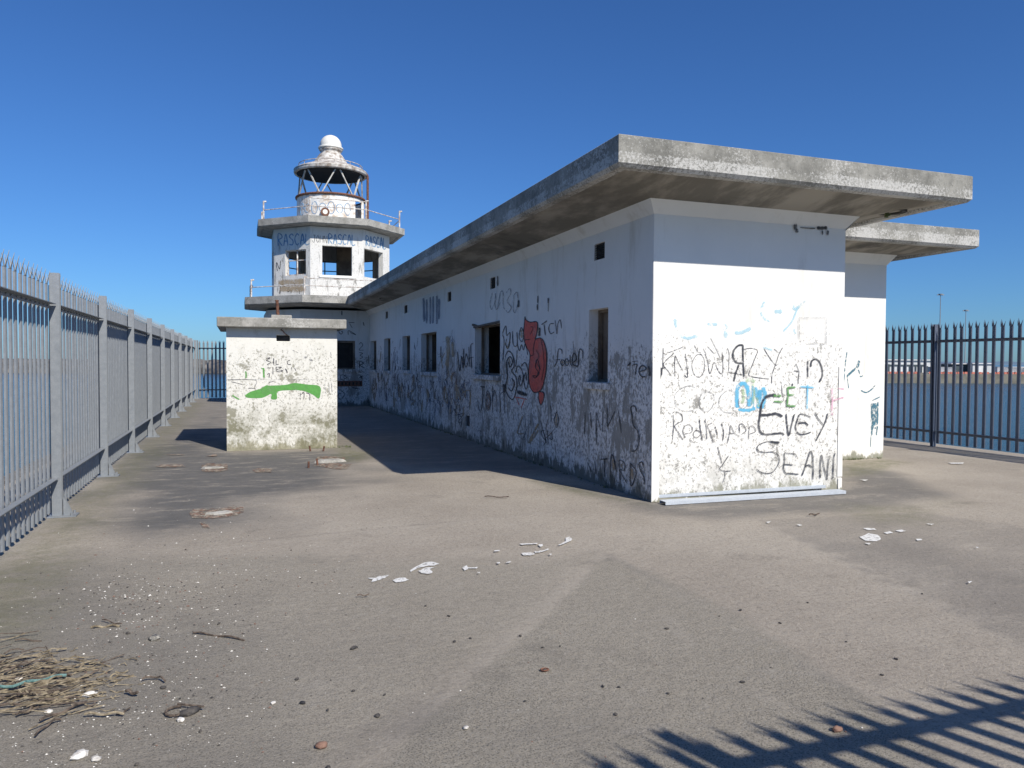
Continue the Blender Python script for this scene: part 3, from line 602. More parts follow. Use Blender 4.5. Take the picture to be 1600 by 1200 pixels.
graffiti(bld, ps, 'dk', R_, [(16, REDP+[REDP[0]]), (12, [(300, 385), (370, 375)]), (13, [(430, 370), (405, 470), (400, 560), (365, 570)]), (12, [(490, 360), (520, 520), (530, 700), (500, 860)]), (16, [(390, 800), (430, 830), (460, 760), (430, 700), (450, 610), (475, 700), (460, 800), (400, 800)]),
    (13, [(440, 500), (470, 580), (440, 640), (500, 740)]), (16, [(470, 990), (525, 1000), (525, 1080), (492, 1145), (465, 1070), (470, 990)]), (10, [(370, 230), (400, 240), (370, 320)]),
    (14, [(42, 320), (60, 400), (45, 640)]), (13, [(40, 310), (80, 220), (90, 330), (130, 300), (120, 440), (100, 485), (80, 430), (90, 370)]), (15, [(160, 280), (165, 420), (190, 460), (215, 430), (212, 290)]), (15, [(240, 300), (262, 240), (290, 300), (275, 400), (240, 370), (240, 300)]),
    (14, [(215, 430), (240, 510), (265, 440), (290, 500), (310, 430), (340, 560)]), (12, [(215, 500), (205, 620), (195, 700)]),
    (20, [(70, 580), (110, 515), (160, 560), (180, 680), (150, 750), (200, 820), (210, 930), (170, 1075), (110, 1040), (75, 940), (100, 820), (90, 650), (130, 580), (158, 640), (130, 700), (110, 640)]), (22, [(150, 830), (180, 890), (150, 980), (110, 940)]),
    (16, [(195, 770), (220, 690), (265, 730), (285, 820), (255, 925), (230, 850), (245, 800), (255, 860)]), (18, [(260, 690), (310, 650), (340, 740), (342, 900), (315, 960), (292, 850), (315, 770), (325, 860)]), (60, [(215, 990), (330, 1030)]), (40, [(60, 900), (60, 1000)]), (30, [(480, 240), (475, 340)])], 'black sprayed outlines and swirls around red figure')
graffiti(bld, ps, 'dk', R_, [(17, [(500, 205), (565, 160)]), (15, [(530, 200), (545, 330)]), (14, [(650, 190), (600, 200), (585, 260), (610, 310), (650, 290)]), (12, [(660, 150), (680, 310), (690, 200), (720, 150), (735, 250)])], 'black letters TCH')
graffiti(bld, ps, 'dk', R_, [(14, [(740, 545), (735, 500), (705, 490), (690, 540), (680, 640), (650, 700)]), (12, [(660, 620), (720, 610)]), (15, [(740, 610), (725, 650), (750, 685), (770, 640), (745, 610)]), (15, [(790, 600), (775, 640), (800, 685), (820, 640), (795, 600)]), (14, [(835, 560), (840, 660), (860, 690)]),
    (18, [(870, 645), (905, 620), (905, 570), (880, 540), (860, 600), (870, 670), (930, 695)]), (20, [(930, 690), (940, 525), (960, 490), (985, 525), (985, 600)])], 'black word FOOLER')
Q_ = (860, 480, 8.57)
graffiti(bld, ps, 'dk', Q_, [(30, [(1040, 785), (1080, 745)]), (11, [(1100, 730), (1180, 720)]), (17, [(1100, 780), (1165, 765), (1150, 840), (1140, 910)]), (24, [(1210, 860), (1290, 830), (1260, 785), (1210, 800), (1195, 870), (1230, 930), (1275, 930)]), (40, [(1320, 790), (1335, 850), (1338, 920)])], 'black letters TE wrapping round the corner')
T_ = (840, 610, 7.06)
graffiti(bld, ps, 'dk', T_, [(12, [(530, 240), (525, 480)]), (13, [(590, 240), (600, 420)]), (15, [(650, 240), (655, 600)]), (12, [(655, 240), (700, 440)]), (11, [(725, 230), (720, 460)]), (12, [(775, 190), (775, 400)]), (15, [(860, 230), (780, 400)]), (14, [(890, 190), (930, 470)]),
    (17, [(1105, 240), (1080, 175), (1035, 190), (1050, 280), (1060, 380), (1110, 450), (1125, 560), (1090, 660), (1035, 670)])], 'black letters UNKNS near the corner')
graffiti(bld, ps, 'tan', T_, [(34, [(840, 760), (845, 880)]), (44, [(1050, 860), (1045, 980)]), (26, [(930, 810), (935, 850)]), (30, [(212, 260), (212, 390)])], 'yellow fills inside letters')
graffiti(bld, ps, 'dk', T_, [(16, [(700, 760), (780, 755)]), (14, [(745, 760), (745, 950)]), (15, [(810, 960), (815, 740), (840, 725), (875, 900)]), (16, [(915, 990), (905, 800), (920, 770), (968, 810), (960, 880), (915, 880), (990, 1020)]), (17, [(1030, 800), (1092, 890), (1080, 970), (1035, 1050), (1028, 800)]),
    (16, [(1170, 830), (1160, 790), (1125, 810), (1140, 880), (1180, 960), (1185, 1040)]), (13, [(560, 790), (600, 900)]), (12, [(640, 780), (650, 920)]), (12, [(85, 440), (50, 450), (60, 510), (95, 560), (70, 610)]), (13, [(115, 440), (120, 600)]), (12, [(160, 460), (165, 540), (130, 520)]), (12, [(150, 160), (155, 350)]), (12, [(215, 235), (190, 320), (212, 410), (238, 320), (215, 235)])], 'black letters TARDS low near the corner')
J_ = (660, 560, 8.57)
graffiti(bld, ps, 'dk', J_, [(20, [(780, 375), (845, 385)]), (13, [(810, 380), (815, 520), (790, 700), (760, 660), (745, 560)]), (13, [(885, 425), (918, 520), (912, 640), (880, 695), (855, 600), (860, 490), (885, 425)]), (13, [(945, 370), (945, 730)]), (12, [(950, 500), (975, 430), (1000, 560), (1005, 720)]), (12, [(1040, 440), (1050, 720)]), (11, [(1050, 480), (1090, 470), (1110, 740)])], 'black word JOHN under the second window')
graffiti(bld, ps, 'brown', J_, [], 'grey filled letter O', [[(885, 440), (910, 520), (905, 640), (880, 680), (862, 600), (866, 500)]])
U_ = (760, 420, 6.154)
graffiti(bld, ps, 'faint', U_, [(10, [(60, 230), (40, 330), (55, 390), (90, 300), (90, 240), (88, 350), (105, 390), (140, 320)]), (10, [(110, 385), (140, 230), (165, 230), (165, 350), (180, 390)]), (11, [(195, 230), (230, 190), (238, 240), (205, 310), (243, 370), (215, 420), (192, 400)]), (11, [(270, 250), (300, 230), (307, 330), (280, 420), (262, 380), (270, 250)])], 'thin dark word WABO under the louvre')
graffiti(bld, ps, 'dk', U_, [(22, [(315, 300), (312, 370)]), (20, [(112, 70), (112, 165)]), (16, [(500, 260), (498, 330)]), (14, [(495, 340), (495, 400)]), (18, [(600, 280), (600, 330)]), (8, [(600, 330), (600, 410)])], 'black blots and exclamation marks')
V_ = (700, 440, 3.43)
graffiti(bld, ps, 'dk', V_, [(7, [(52, 375), (65, 480), (75, 400), (84, 465), (86, 360)]), (7, [(100, 385), (90, 430), (100, 458), (110, 420), (100, 385)]), (6, [(114, 350), (118, 455)]), (6, [(138, 330), (124, 350), (130, 470)]), (5, [(115, 410), (140, 405)])], 'black word WOLF left of the second window')
W_ = (640, 450, 10.67)
graffiti(bld, ps, 'navy', W_, [(55, [(235, 170), (250, 560)]), (45, [(290, 190), (290, 590)]), (50, [(350, 150), (350, 600)]), (45, [(400, 140), (395, 590)]), (48, [(460, 130), (460, 600)]), (45, [(500, 180), (495, 520)])], 'pale blue block letters MEN high on the wall')
graffiti(bld, ps, 'tan', W_, [(90, [(640, 800), (650, 1100), (620, 1300)]), (60, [(720, 900), (730, 1150)])], 'tan patch between windows')

# ================================================================= LIGHTHOUSE TOWER
CX, CY = 3.14, 28.22
tw = thing('lighthouse_tower', 'white octagonal lighthouse tower with two concrete galleries and a glassless domed lantern', 'lighthouse', None, (CX, CY, 0))
def octa(a, b, hw):   # front half width a, flat distance hw, side half b
    return [(CX-hw, CY-b), (CX-a, CY-hw), (CX+a, CY-hw), (CX+hw, CY-b), (CX+hw, CY+b), (CX+a, CY+hw), (CX-a, CY+hw), (CX-hw, CY+b)]
# ground storey
XL = .90; YG = YE
wn0, wn1 = ony(523, 532, YG), ony(555, 577, YG)
mb = MB(); wall(mb, (1.95, YG), (1, 0), (0, -1), XW-1.952, 0, ZS, .25, [(wn0.x-1.95, wn1.x-1.95, wn1.z, wn0.z)])
a45 = Vector((XL-1.95, 1.05)).normalized()
Lc = math.hypot(XL-1.95, 1.05)
wall(mb, (XL, YG+1.05), (-a45.x, -a45.y), (-a45.y if False else -.7071, -.7071), Lc-.002, 0, ZS, .25, [])
mb.box(XL, XL+.25, YG+1.06, 30.5, 0, ZS-.01); mb.box(XL, 4.5, 30.51, 30.7, 0, ZS-.01)
gw = mb.build('ground_storey_wall', M['side'], tw)
mb = MB(); x0, x1, z0, z1 = wn0.x, wn1.x, wn1.z, wn0.z
mb.box(x0, x0+.07, YG+.03, YG+.1, z0, z1); mb.box(x1-.07, x1, YG+.03, YG+.1, z0, z1); mb.box(x0+.071, x1-.071, YG+.03, YG+.1, z1-.07, z1); mb.box(x0+.071, x1-.071, YG+.03, YG+.1, z0, z0+.05)
wf = mb.build('window', M['inner'], tw)
mb = MB(); mb.box(x0-.05, x1+.08, YG-.06, YG+.02, z0-.1, z0-.002); mb.build('sill', M['side'], wf)
mb = MB(); mb.box(x0+.07, x1-.07, YG+.12, YG+.14, z0, z1); mb.build('board', M['dark'], wf)
v0, v1 = ony(520, 595, YG), ony(566, 603.5, YG)
mb = MB(); mb.box(v0.x, v1.x, YG-.02, YG-.002, v1.z, v0.z); vb = mb.build('vent_band', M['rust'], tw)
mb = MB()
for k in range(8):
    xx = v0.x+(v1.x-v0.x)*(k+.5)/8; mb.box(xx-.025, xx+.025, YG-.03, YG-.021, v1.z+.05, v0.z-.05)
mb.build('vent_hole', M['dark'], vb)
# lower gallery slab and storey
lo = octa(1.22, 1.22, 2.95)
low = [lo[0], lo[1], (RX1, CY-2.95), (RX1, CY+2.95), lo[6], lo[7]]
def slab(poly, zb, zt, name, m, lip=.14, lab=None):
    cx = sum(p[0] for p in poly)/len(poly); cy = sum(p[1] for p in poly)/len(poly)
    def off(d): return [(p[0]+(cx-p[0])/math.hypot(cx-p[0], cy-p[1])*d, p[1]+(cy-p[1])/math.hypot(cx-p[0], cy-p[1])*d) for p in poly]
    L = [(poly, zt), (poly, zb+.03), (off(.04), zb), (off(lip), zb), (off(lip+.02), zb+.03), (off(lip+.7), zb-.03)]
    mb = MB(); mb.face([(*p, zt) for p in poly]); n = len(poly)
    for (A, za_), (B, zb_) in zip(L[:-1], L[1:]):
        for i in range(n):
            j = (i+1) % n; mb.face([(*A[i], za_), (*A[j], za_), (*B[j], zb_), (*B[i], zb_)])
    mb.face([(*p, zb-.03) for p in L[-1][0]])
    return mb.build(name, m, tw, label=lab)
slab(low, 3.42, 3.688, 'gallery_slab', M['slab'], lab='lower octagonal concrete gallery slab')
ZU0, ZU1 = 6.09, 6.34
mid = octa(.885, .83, 2.0)
mb = MB()
def face_px(i, px0, px1, py0, py1):
    p, q = Vector((*mid[i], 0)), Vector((*mid[i+1], 0)); d = (q-p).normalized(); n = Vector((d.y, -d.x, 0))
    a = onplane(px0, py1, p, n); b = onplane(px1, py0, p, n); return ((a-p).dot(d), (b-p).dot(d), a.z, b.z)
wz0, wz1 = ony(520, 430, CY-2.0).z, ony(520, 386, CY-2.0).z
mw = []
for i in range(8):
    p, q = Vector(mid[i]), Vector(mid[(i+1) % 8]); L = (q-p).length; d = (q-p)/L; n = Vector((d.y, -d.x))
    if i == 0: o = face_px(0, 446, 478, 389, 427)
    elif i == 1: o = face_px(1, 503.5, 550, 386, 430)
    elif i == 2: o = (.05, L-.42, wz0, wz1+.02)
    else: o = (.28, L-.28, wz0+.05, wz1)
    o = (o[0], o[1], wz0 if i < 3 else o[2], o[3])
    wall(mb, p, d, n, L, 3.69, ZU0-.02, .18, [o], cap=False); mw.append((p, d, n, o))
tm = mb.build('upper_storey_wall', M['tower'], tw, label='white upper storey wall with open square windows')
for i in range(8):
    p, d, n, o = mw[i]; mb = MB(); P3 = lambda u, z: tuple(Vector((*(p+d*u-n*.09), z)))
    if i in (0, 3, 4, 5, 6, 7):
        for u in (o[0]+.02, (o[0]+o[1])/2, o[1]-.02): mb.bar(P3(u, o[2]), P3(u, o[3]), .04)
        for z in ((o[2]+.02), (o[2]+o[3])/2+.08, o[3]-.02): mb.bar(P3(o[0]+.045, z), P3(o[1]-.045, z), .035)
        mb.build('window', M['rail'] if i == 0 else M['galv2'], tw)
mb = MB(); a, b = mid[1], mid[2]
p, d, n, o = mw[1]; mb.box(a[0]+o[0]-.1, a[0]+o[1]+.1, CY-2.05, CY-2.002, o[2]-.09, o[2]-.01); mb.build('sill', M['trim'], tw)
mb = MB(); mb.prism(octa(.7, .7, 1.78), 3.69, 3.72); mb.build('upper_floor', M['inner'], tw)
mb = MB(); mb.box(CX+.22, CX+.75, CY-.1, CY+.1, 3.72, ZU0-.05); mb.box(CX+.55, CX+.76, CY+.11, CY+1.6, 3.72, ZU0-.05); mb.build('inner_wall', M['inner'], tw)
slab(octa(.99, 1.06, 2.51), ZU0, ZU1, 'gallery_slab', M['slab'], lab='upper octagonal concrete gallery slab')
# railings
def railing(poly, z, order, posts, rails, h=.62, name='railing'):
    mb = MB()
    pts = [Vector((CX+(p[0]-CX)*.93, CY+(p[1]-CY)*.93, z)) for p in poly]
    for i in posts: mb.bar(pts[i], pts[i]+Vector((0, 0, h)), .055, n=8); mb.bar(pts[i]+Vector((-.02, 0, h)), pts[i]+Vector((.09, 0, h+.015)), .06, n=6)
    for i, j, hh in rails: mb.bar(pts[i]+Vector((0, 0, hh)), pts[j]+Vector((0, 0, hh)), .032, n=6)
    return mb.build(name, M['rail'], tw)
up_ = octa(.99, 1.06, 2.51)
railing(up_, ZU1, None, range(8), [(0, 1, .34), (1, 2, .6), (1, 2, .34), (2, 3, .34), (3, 4, .30), (4, 5, .30), (5, 6, .28), (6, 7, .3), (7, 0, .15)])
railing(lo, 3.688, None, [0, 1, 2, 7], [(0, 1, .34), (1, 2, .56), (1, 2, .32), (7, 0, .34), (7, 0, .1)], .58)
# lantern
LC = (CX+.02, CY); DR = 1.19; ZD = 7.38
a0, a1 = math.radians(36), math.radians(61)
mb = MB(); mb.lathe([(DR, ZU1), (DR, ZD)], LC, 56, a1, 2*math.pi+a0); mb.lathe([(DR-.03, ZU1), (DR-.03, ZD)], LC, 56, a1, 2*math.pi+a0)
mb.lathe([(DR, ZD-.14), (DR, ZD)], LC, 8, a0, a1)
for t in (a0, a1):
    for r in (0,): mb.bar((LC[0]+DR*math.sin(t), LC[1]-DR*math.cos(t), ZU1), (LC[0]+DR*math.sin(t), LC[1]-DR*math.cos(t), ZD-.1), .07)
dr = mb.build('lantern_drum', M['drum'], tw, smooth=False)
mb = MB(); mb.lathe([(DR-.02, ZD-.02), (DR+.05, ZD-.02), (DR+.06, ZD+.02), (DR+.05, ZD+.05), (DR-.05, ZD+.05)], LC, 56); mb.build('rim', M['rust'], dr, smooth=True)
mb = MB(); q = ony(508, 331, CY-DR); mb.bar((q.x, CY-DR-.03, q.z), (q.x, CY-DR+.03, q.z), .30, n=14)
mb.build('hatch_ring', M['rust'], dr); mb = MB(); mb.bar((q.x, CY-DR-.036, q.z), (q.x, CY-DR-.031, q.z), .17, n=14); mb.build('hatch_disc', M['lampwhite'], dr)
mb = MB(); ZR = 8.27
for k in range(6):
    t = math.radians(6+60*k)
    for sgn in (-1, 1):
        u = t+sgn*math.radians(28)
        mb.bar((LC[0]+1.15*math.sin(u), LC[1]-1.15*math.cos(u), ZD+.03), (LC[0]+1.12*math.sin(t+sgn*.05), LC[1]-1.12*math.cos(t+sgn*.05), ZR+.03), .048, .04)
mb.build('lantern_frame', M['frame'], tw)
prof = [(1.20, ZR), (1.28, ZR+.0), (1.30, ZR+.05), (1.28, ZR+.11), (1.30, ZR+.13), (1.22, ZR+.18), (.95, ZR+.29), (.72, ZR+.38), (.60, ZR+.43), (.59, ZR+.47), (.42, ZR+.72), (.41, ZR+.74)]
mb = MB(); mb.lathe(prof, LC, 56); rfm = mb.build('lantern_roof', M['lantern'], tw, smooth=True)
mb = MB()
for k in range(36):
    t, u = k*math.pi/18, (k+1)*math.pi/18; mb.bar((LC[0]+1.12*math.sin(t), LC[1]-1.12*math.cos(t), ZR+.33), (LC[0]+1.12*math.sin(u), LC[1]-1.12*math.cos(u), ZR+.33), .028, n=6)
    if k % 3 == 0: mb.bar((LC[0]+1.12*math.sin(t), LC[1]-1.12*math.cos(t), ZR+.2), (LC[0]+1.12*math.sin(t), LC[1]-1.12*math.cos(t), ZR+.33), .022, n=6)
mb.build('roof_rail', M['lantern'], rfm)
mb = MB(); mb.lathe([(1.20, ZR), (1.1, ZR-.03), (.6, ZR-.0), (0, ZR+.02)], LC, 40); mb.build('roof_lining', M['cone_under'], rfm)
mb = MB(); mb.lathe([(.41, ZR+.73), (.36, ZR+.74), (.36, ZR+.86), (.40, ZR+.88), (.42, ZR+.93), (.37, ZR+.97)], LC, 40); mb.build('roof_neck', M['lantern'], rfm, smooth=True)
ZC = ZR+1.07; prof = [(.40, ZC-.13), (.44, ZC-.12), (.44, ZC-.07), (.385, ZC-.05)]+[(.385*math.cos(t), ZC+.385*math.sin(t)) for t in np.linspace(-.1, math.pi/2-.001, 12)]
prof[-1] = (0, prof[-1][1]); mb = MB(); mb.lathe(prof, LC, 40); mb.build('roof_ball', M['lampwhite'], rfm, smooth=True)
mb = MB(); g = ony(574.5, 300, CY-.3).x
mb.tube([(g, CY-.3, ZU1), (g, CY-.3, ZR+.02), (g-.05, CY-.3, ZR+.10), (g-.2, CY-.3, ZR+.12)], .045); mb.build('downpipe', M['rust'], tw)
# writing on the tower
def facepl(i):
    p, q = Vector((*mid[i], 0)), Vector((*mid[(i+1) % 8], 0)); d = (q-p).normalized(); return Pl(p, (d.y, -d.x, 0))
f0, f1, f2 = facepl(0), facepl(1), facepl(2)
text(tw, f0, 'mblue', 'RASCAL', 434, 385, 486, 381, 19, 16, 2.1, 'blue word RASCAL on the left face')
text(tw, f1, 'mblue', 'RASCAL', 513, 381, 557, 383, 15, 16, 2.0, 'blue word RASCAL on the front face')
text(tw, f2, 'mblue', 'RASCAL', 571.5, 384, 604, 389, 15, 17, 2.0, 'blue word RASCAL on the right face')
text(tw, f1, 'dk', 'JOHN', 487.5, 378, 512, 380, 11, 11, .9, 'thin black word JOHN')
graffiti(tw, f0, 'dk', (380, 300, 6.154), [(8, [(330, 760), (320, 700), (325, 680), (350, 740), (360, 660)]), (9, [(360, 900), (350, 980)]), (8, [(380, 890), (400, 910), (370, 880)]), (8, [(440, 910), (430, 960), (460, 940), (460, 975)]), (7, [(500, 930), (540, 930), (540, 980)]), (7, [(480, 870), (500, 890)])], 'black scrawled tag')
graffiti(tw, f0, 'tan', (380, 300, 6.154), [(60, [(340, 870), (600, 860)]), (70, [(350, 930), (600, 930)])], 'pinkish painted panel')
pg = Pl((0, YG, 0), (0, -1, 0)); G_ = (520, 470, 7.06)
text(tw, pg, 'dk', 'G', 529, 522, 536, 522, 8, 8, 1.4, 'black letter G above shed roof')
graffiti(tw, pg, 'dk', G_, [(9, [(175, 240), (240, 240)]), (9, [(185, 250), (215, 300)]), (9, [(170, 375), (175, 330), (255, 375), (190, 350)]), (8, [(290, 480), (310, 460), (330, 490), (290, 540), (340, 545)]), (8, [(290, 570), (330, 580), (300, 600), (330, 620), (300, 640)]), (11, [(295, 740), (295, 670), (340, 690), (300, 710), (345, 740)]),
    (8, [(310, 760), (325, 780), (305, 790), (300, 770)]), (9, [(290, 850), (330, 830)]), (9, [(300, 820), (325, 860)]), (11, [(215, 955), (250, 965), (300, 975)]), (9, [(50, 960), (125, 1020), (100, 1080), (60, 1070), (70, 1020), (95, 1030)]), (8, [(70, 820), (110, 820)]), (8, [(88, 825), (85, 865), (110, 865)]), (8, [(155, 820), (125, 825), (155, 845), (125, 862)]), (14, [(100, 110), (100, 160)]), (12, [(335, 235), (345, 275)])], 'black scrawls reading 23 BOX TS')
gs = graffiti(tw, Pl((0, YG, 0), (0, -1, 0)), 'green', (520, 470, 7.06), [(9, [(425, 120), (440, 200), (425, 240)])], 'green mark in the corner')
# blue scribble around the drum
mb = MB()
for k in range(7):
    t0 = math.radians(-62+k*14)
    for j in range(9):
        def D(u): t = t0+.10*math.cos(u); return Vector((LC[0]+(DR+.004)*math.sin(t), LC[1]-(DR+.004)*math.cos(t), ZU1+.55+.22*math.sin(u)*(1-.3*(k % 2))))
        a, b = D(j*.66+k), D(j*.66+.66+k); o = Vector((0, 0, .018)) if abs(b.z-a.z) < (b-a).length*.6 else (b-a).cross(Vector((0, 1, 0))).normalized()*.018
        mb.face([a-o, a+o, b+o, b-o], [(0, 0), (1, 0), (1, 1), (0, 1)])
mb.build('graffiti', P['mblue'], dr, merge=False, label='blue looping scribble')

# ================================================================= HUT
HX0, HX1, HY, HB = -.205, 1.636, 13.69, 15.75
hut = thing('concrete_hut', 'small square white hut with flat concrete roof and green painted stripe', 'hut', None, (HX0, HY, 0))
zb_, zt_ = 2.13, 2.27
h0, h1 = ony(432, 533, HY), ony(453, 524, HY)
mb = MB(); wall(mb, (HX0, HY), (1, 0), (0, -1), HX1-HX0, 0, zb_+.02, .2, [(h0.x-HX0, h1.x-HX0, h0.z, h1.z)])
mb.box(HX0+.001, HX0+.2, HY+.201, HB, 0, zb_+.02); mb.box(HX1-.2, HX1-.001, HY+.201, HB, 0, zb_+.02); mb.box(HX0+.201, HX1-.201, HB-.2, HB, 0, zb_+.02)
bevel(mb.build('wall', M['hut'], hut), .012)
c0, c1 = ony(338.5, 496, HY-.2).x, ony(541.5, 500, HY-.2).x
zt_ = ony(338.5, 494.5, HY-.2).z; zb_ = ony(338.5, 510, HY-.2).z
mb = MB(); mb.box(c0, c1, HY-.2, HB+.2, zb_, zt_); bevel(mb.build('roof', M['slab'], hut), .015)
mb = MB(); mb.box(HX0+.03, HX1-.03, HY+.02, HB-.02, zb_-.06, zb_-.001); mb.build('roof_beam', M['slab'], hut)
mb = MB(); q0, q1 = ony(423, 495, HY+.3), ony(455, 491, HY+.3); mb.box(q0.x, q1.x, HY+.1, HY+.6, zt_, zt_+.07); bevel(mb.build('roof_plinth', M['slab'], hut), .01)
mb = MB(); q0, q1 = ony(434.5, 492, HY+.3), ony(432.5, 471, HY+.3); mb.bar((q0.x, HY+.3, zt_+.06), (q1.x, HY+.25, q1.z), .055, n=10); mb.bar((q1.x, HY+.25, q1.z), (q1.x, HY+.25, q1.z+.02), .065, n=10); mb.build('stub_pipe', M['rust'], hut)
mb = MB(); mb.box(h0.x+.001, h1.x-.001, HY+.08, HY+.1, h0.z, h1.z)
for z in (.3, .6): mb.bar((h0.x, HY+.04, h0.z+(h1.z-h0.z)*z), (h0.x+.12, HY+.04, h0.z+(h1.z-h0.z)*z), .012)
mb.build('vent', M['louvre'], hut)
mb = MB(); b0 = ony(441, 515, HY); b1 = ony(446, 524, HY); mb.tube([b0+Vector((-.02, -.01, 0)), b0+Vector((.0, -.09, -.02)), b0+Vector((.03, -.09, -.06)), b1+Vector((.03, -.01, 0))], .010, 6); mb.build('bracket', M['rust'], hut)
ph = Pl((0, HY, 0), (0, -1, 0)); H_ = (350, 540, 8.89)
graffiti(hut, ph, 'grass', H_, [(30, [(300, 355), (308, 400), (305, 450)]), (26, [(550, 310), (552, 370), (555, 445)]), (14, [(515, 310), (550, 330)]), (22, [(115, 690), (160, 720), (215, 750)])], 'broad green rolled stripe',
    [[(290, 690), (370, 640), (500, 600), (590, 550), (640, 555), (850, 545), (980, 520), (1150, 540), (1330, 565), (1335, 700), (1305, 735), (1230, 680), (1080, 625), (900, 620), (745, 640), (735, 740), (655, 740), (655, 670), (530, 725), (330, 725)]])
graffiti(hut, ph, 'thin', H_, [(14, [(590, 175), (640, 170), (590, 205), (650, 230), (600, 265)]), (18, [(690, 170), (690, 270)]), (13, [(725, 200), (725, 260), (760, 260)]), (12, [(920, 200), (880, 220), (890, 260), (930, 260)]), (14, [(720, 300), (800, 300), (740, 330), (820, 350), (740, 360), (720, 300)]), (12, [(600, 310), (650, 310)]), (13, [(680, 300), (680, 400)]),
    (18, [(850, 320), (870, 350), (880, 380)]), (12, [(940, 300), (935, 350)]), (12, [(980, 310), (1000, 350)]), (12, [(600, 400), (630, 390), (625, 450)]), (8, [(330, 600), (380, 590), (440, 600)]), (9, [(60, 475), (430, 478), (430, 570)]), (8, [(100, 500), (260, 540)]), (10, [(1060, 650), (1060, 750)]), (10, [(1060, 690), (1110, 650), (1110, 750)]), (11, [(1140, 650), (1190, 680), (1190, 760)]), (9, [(620, 515), (700, 490)])], 'worn grey pencilled words')
graffiti(hut, ph, 'faint', H_, [(4, [(40, 470), (700, 472), (1540, 474)]), (30, [(1110, 160), (1150, 165)]), (26, [(1180, 195), (1230, 205)]), (10, [(1480, 90), (1490, 140)]), (12, [(1400, 530), (1410, 660)]), (12, [(1490, 510), (1500, 640)]), (12, [(1460, 540), (1460, 660)]), (10, [(950, 60), (1030, 100)])], 'faint marks')

# ================================================================= FENCES
def pale_mesh(h):
    mb = MB(); th = .003; H = h-.13
    prof = [(-.035, .013), (-.026, .001), (-.012, .008), (0, .001), (.012, .008), (.026, .001), (.035, .013)]
    out = prof+[(x, y+th) for x, y in prof[::-1]]
    n = len(out); z0 = .0
    for i in range(n):
        (a, b), (c, d) = out[i], out[(i+1) % n]; mb.face([(a, b, z0), (c, d, z0), (c, d, H), (a, b, H)])
    mb.face([(x, y, H) for x, y in out])
    def spike(xa, xb, dx, dy, top):
        mb.face([(xa, .002, H), (xb, .002, H), ((xa+xb)/2+dx, .002+dy, top)]); mb.face([(xa, .007, H), (xb, .007, H), ((xa+xb)/2+dx, .006+dy, top)])
        mb.face([(xa, .002, H), (xa, .007, H), ((xa+xb)/2+dx, .006+dy, top), ((xa+xb)/2+dx, .002+dy, top)]); mb.face([(xb, .002, H), (xb, .007, H), ((xa+xb)/2+dx, .006+dy, top), ((xa+xb)/2+dx, .002+dy, top)])
    spike(-.036, -.010, -.022, .012, h-.03); spike(.010, .036, .022, .012, h-.03); spike(-.019, .019, 0, -.03, h)
    me = mb.build('pale_proto', None); m_ = me.data; bpy.data.objects.remove(me); return m_
PALE = {}
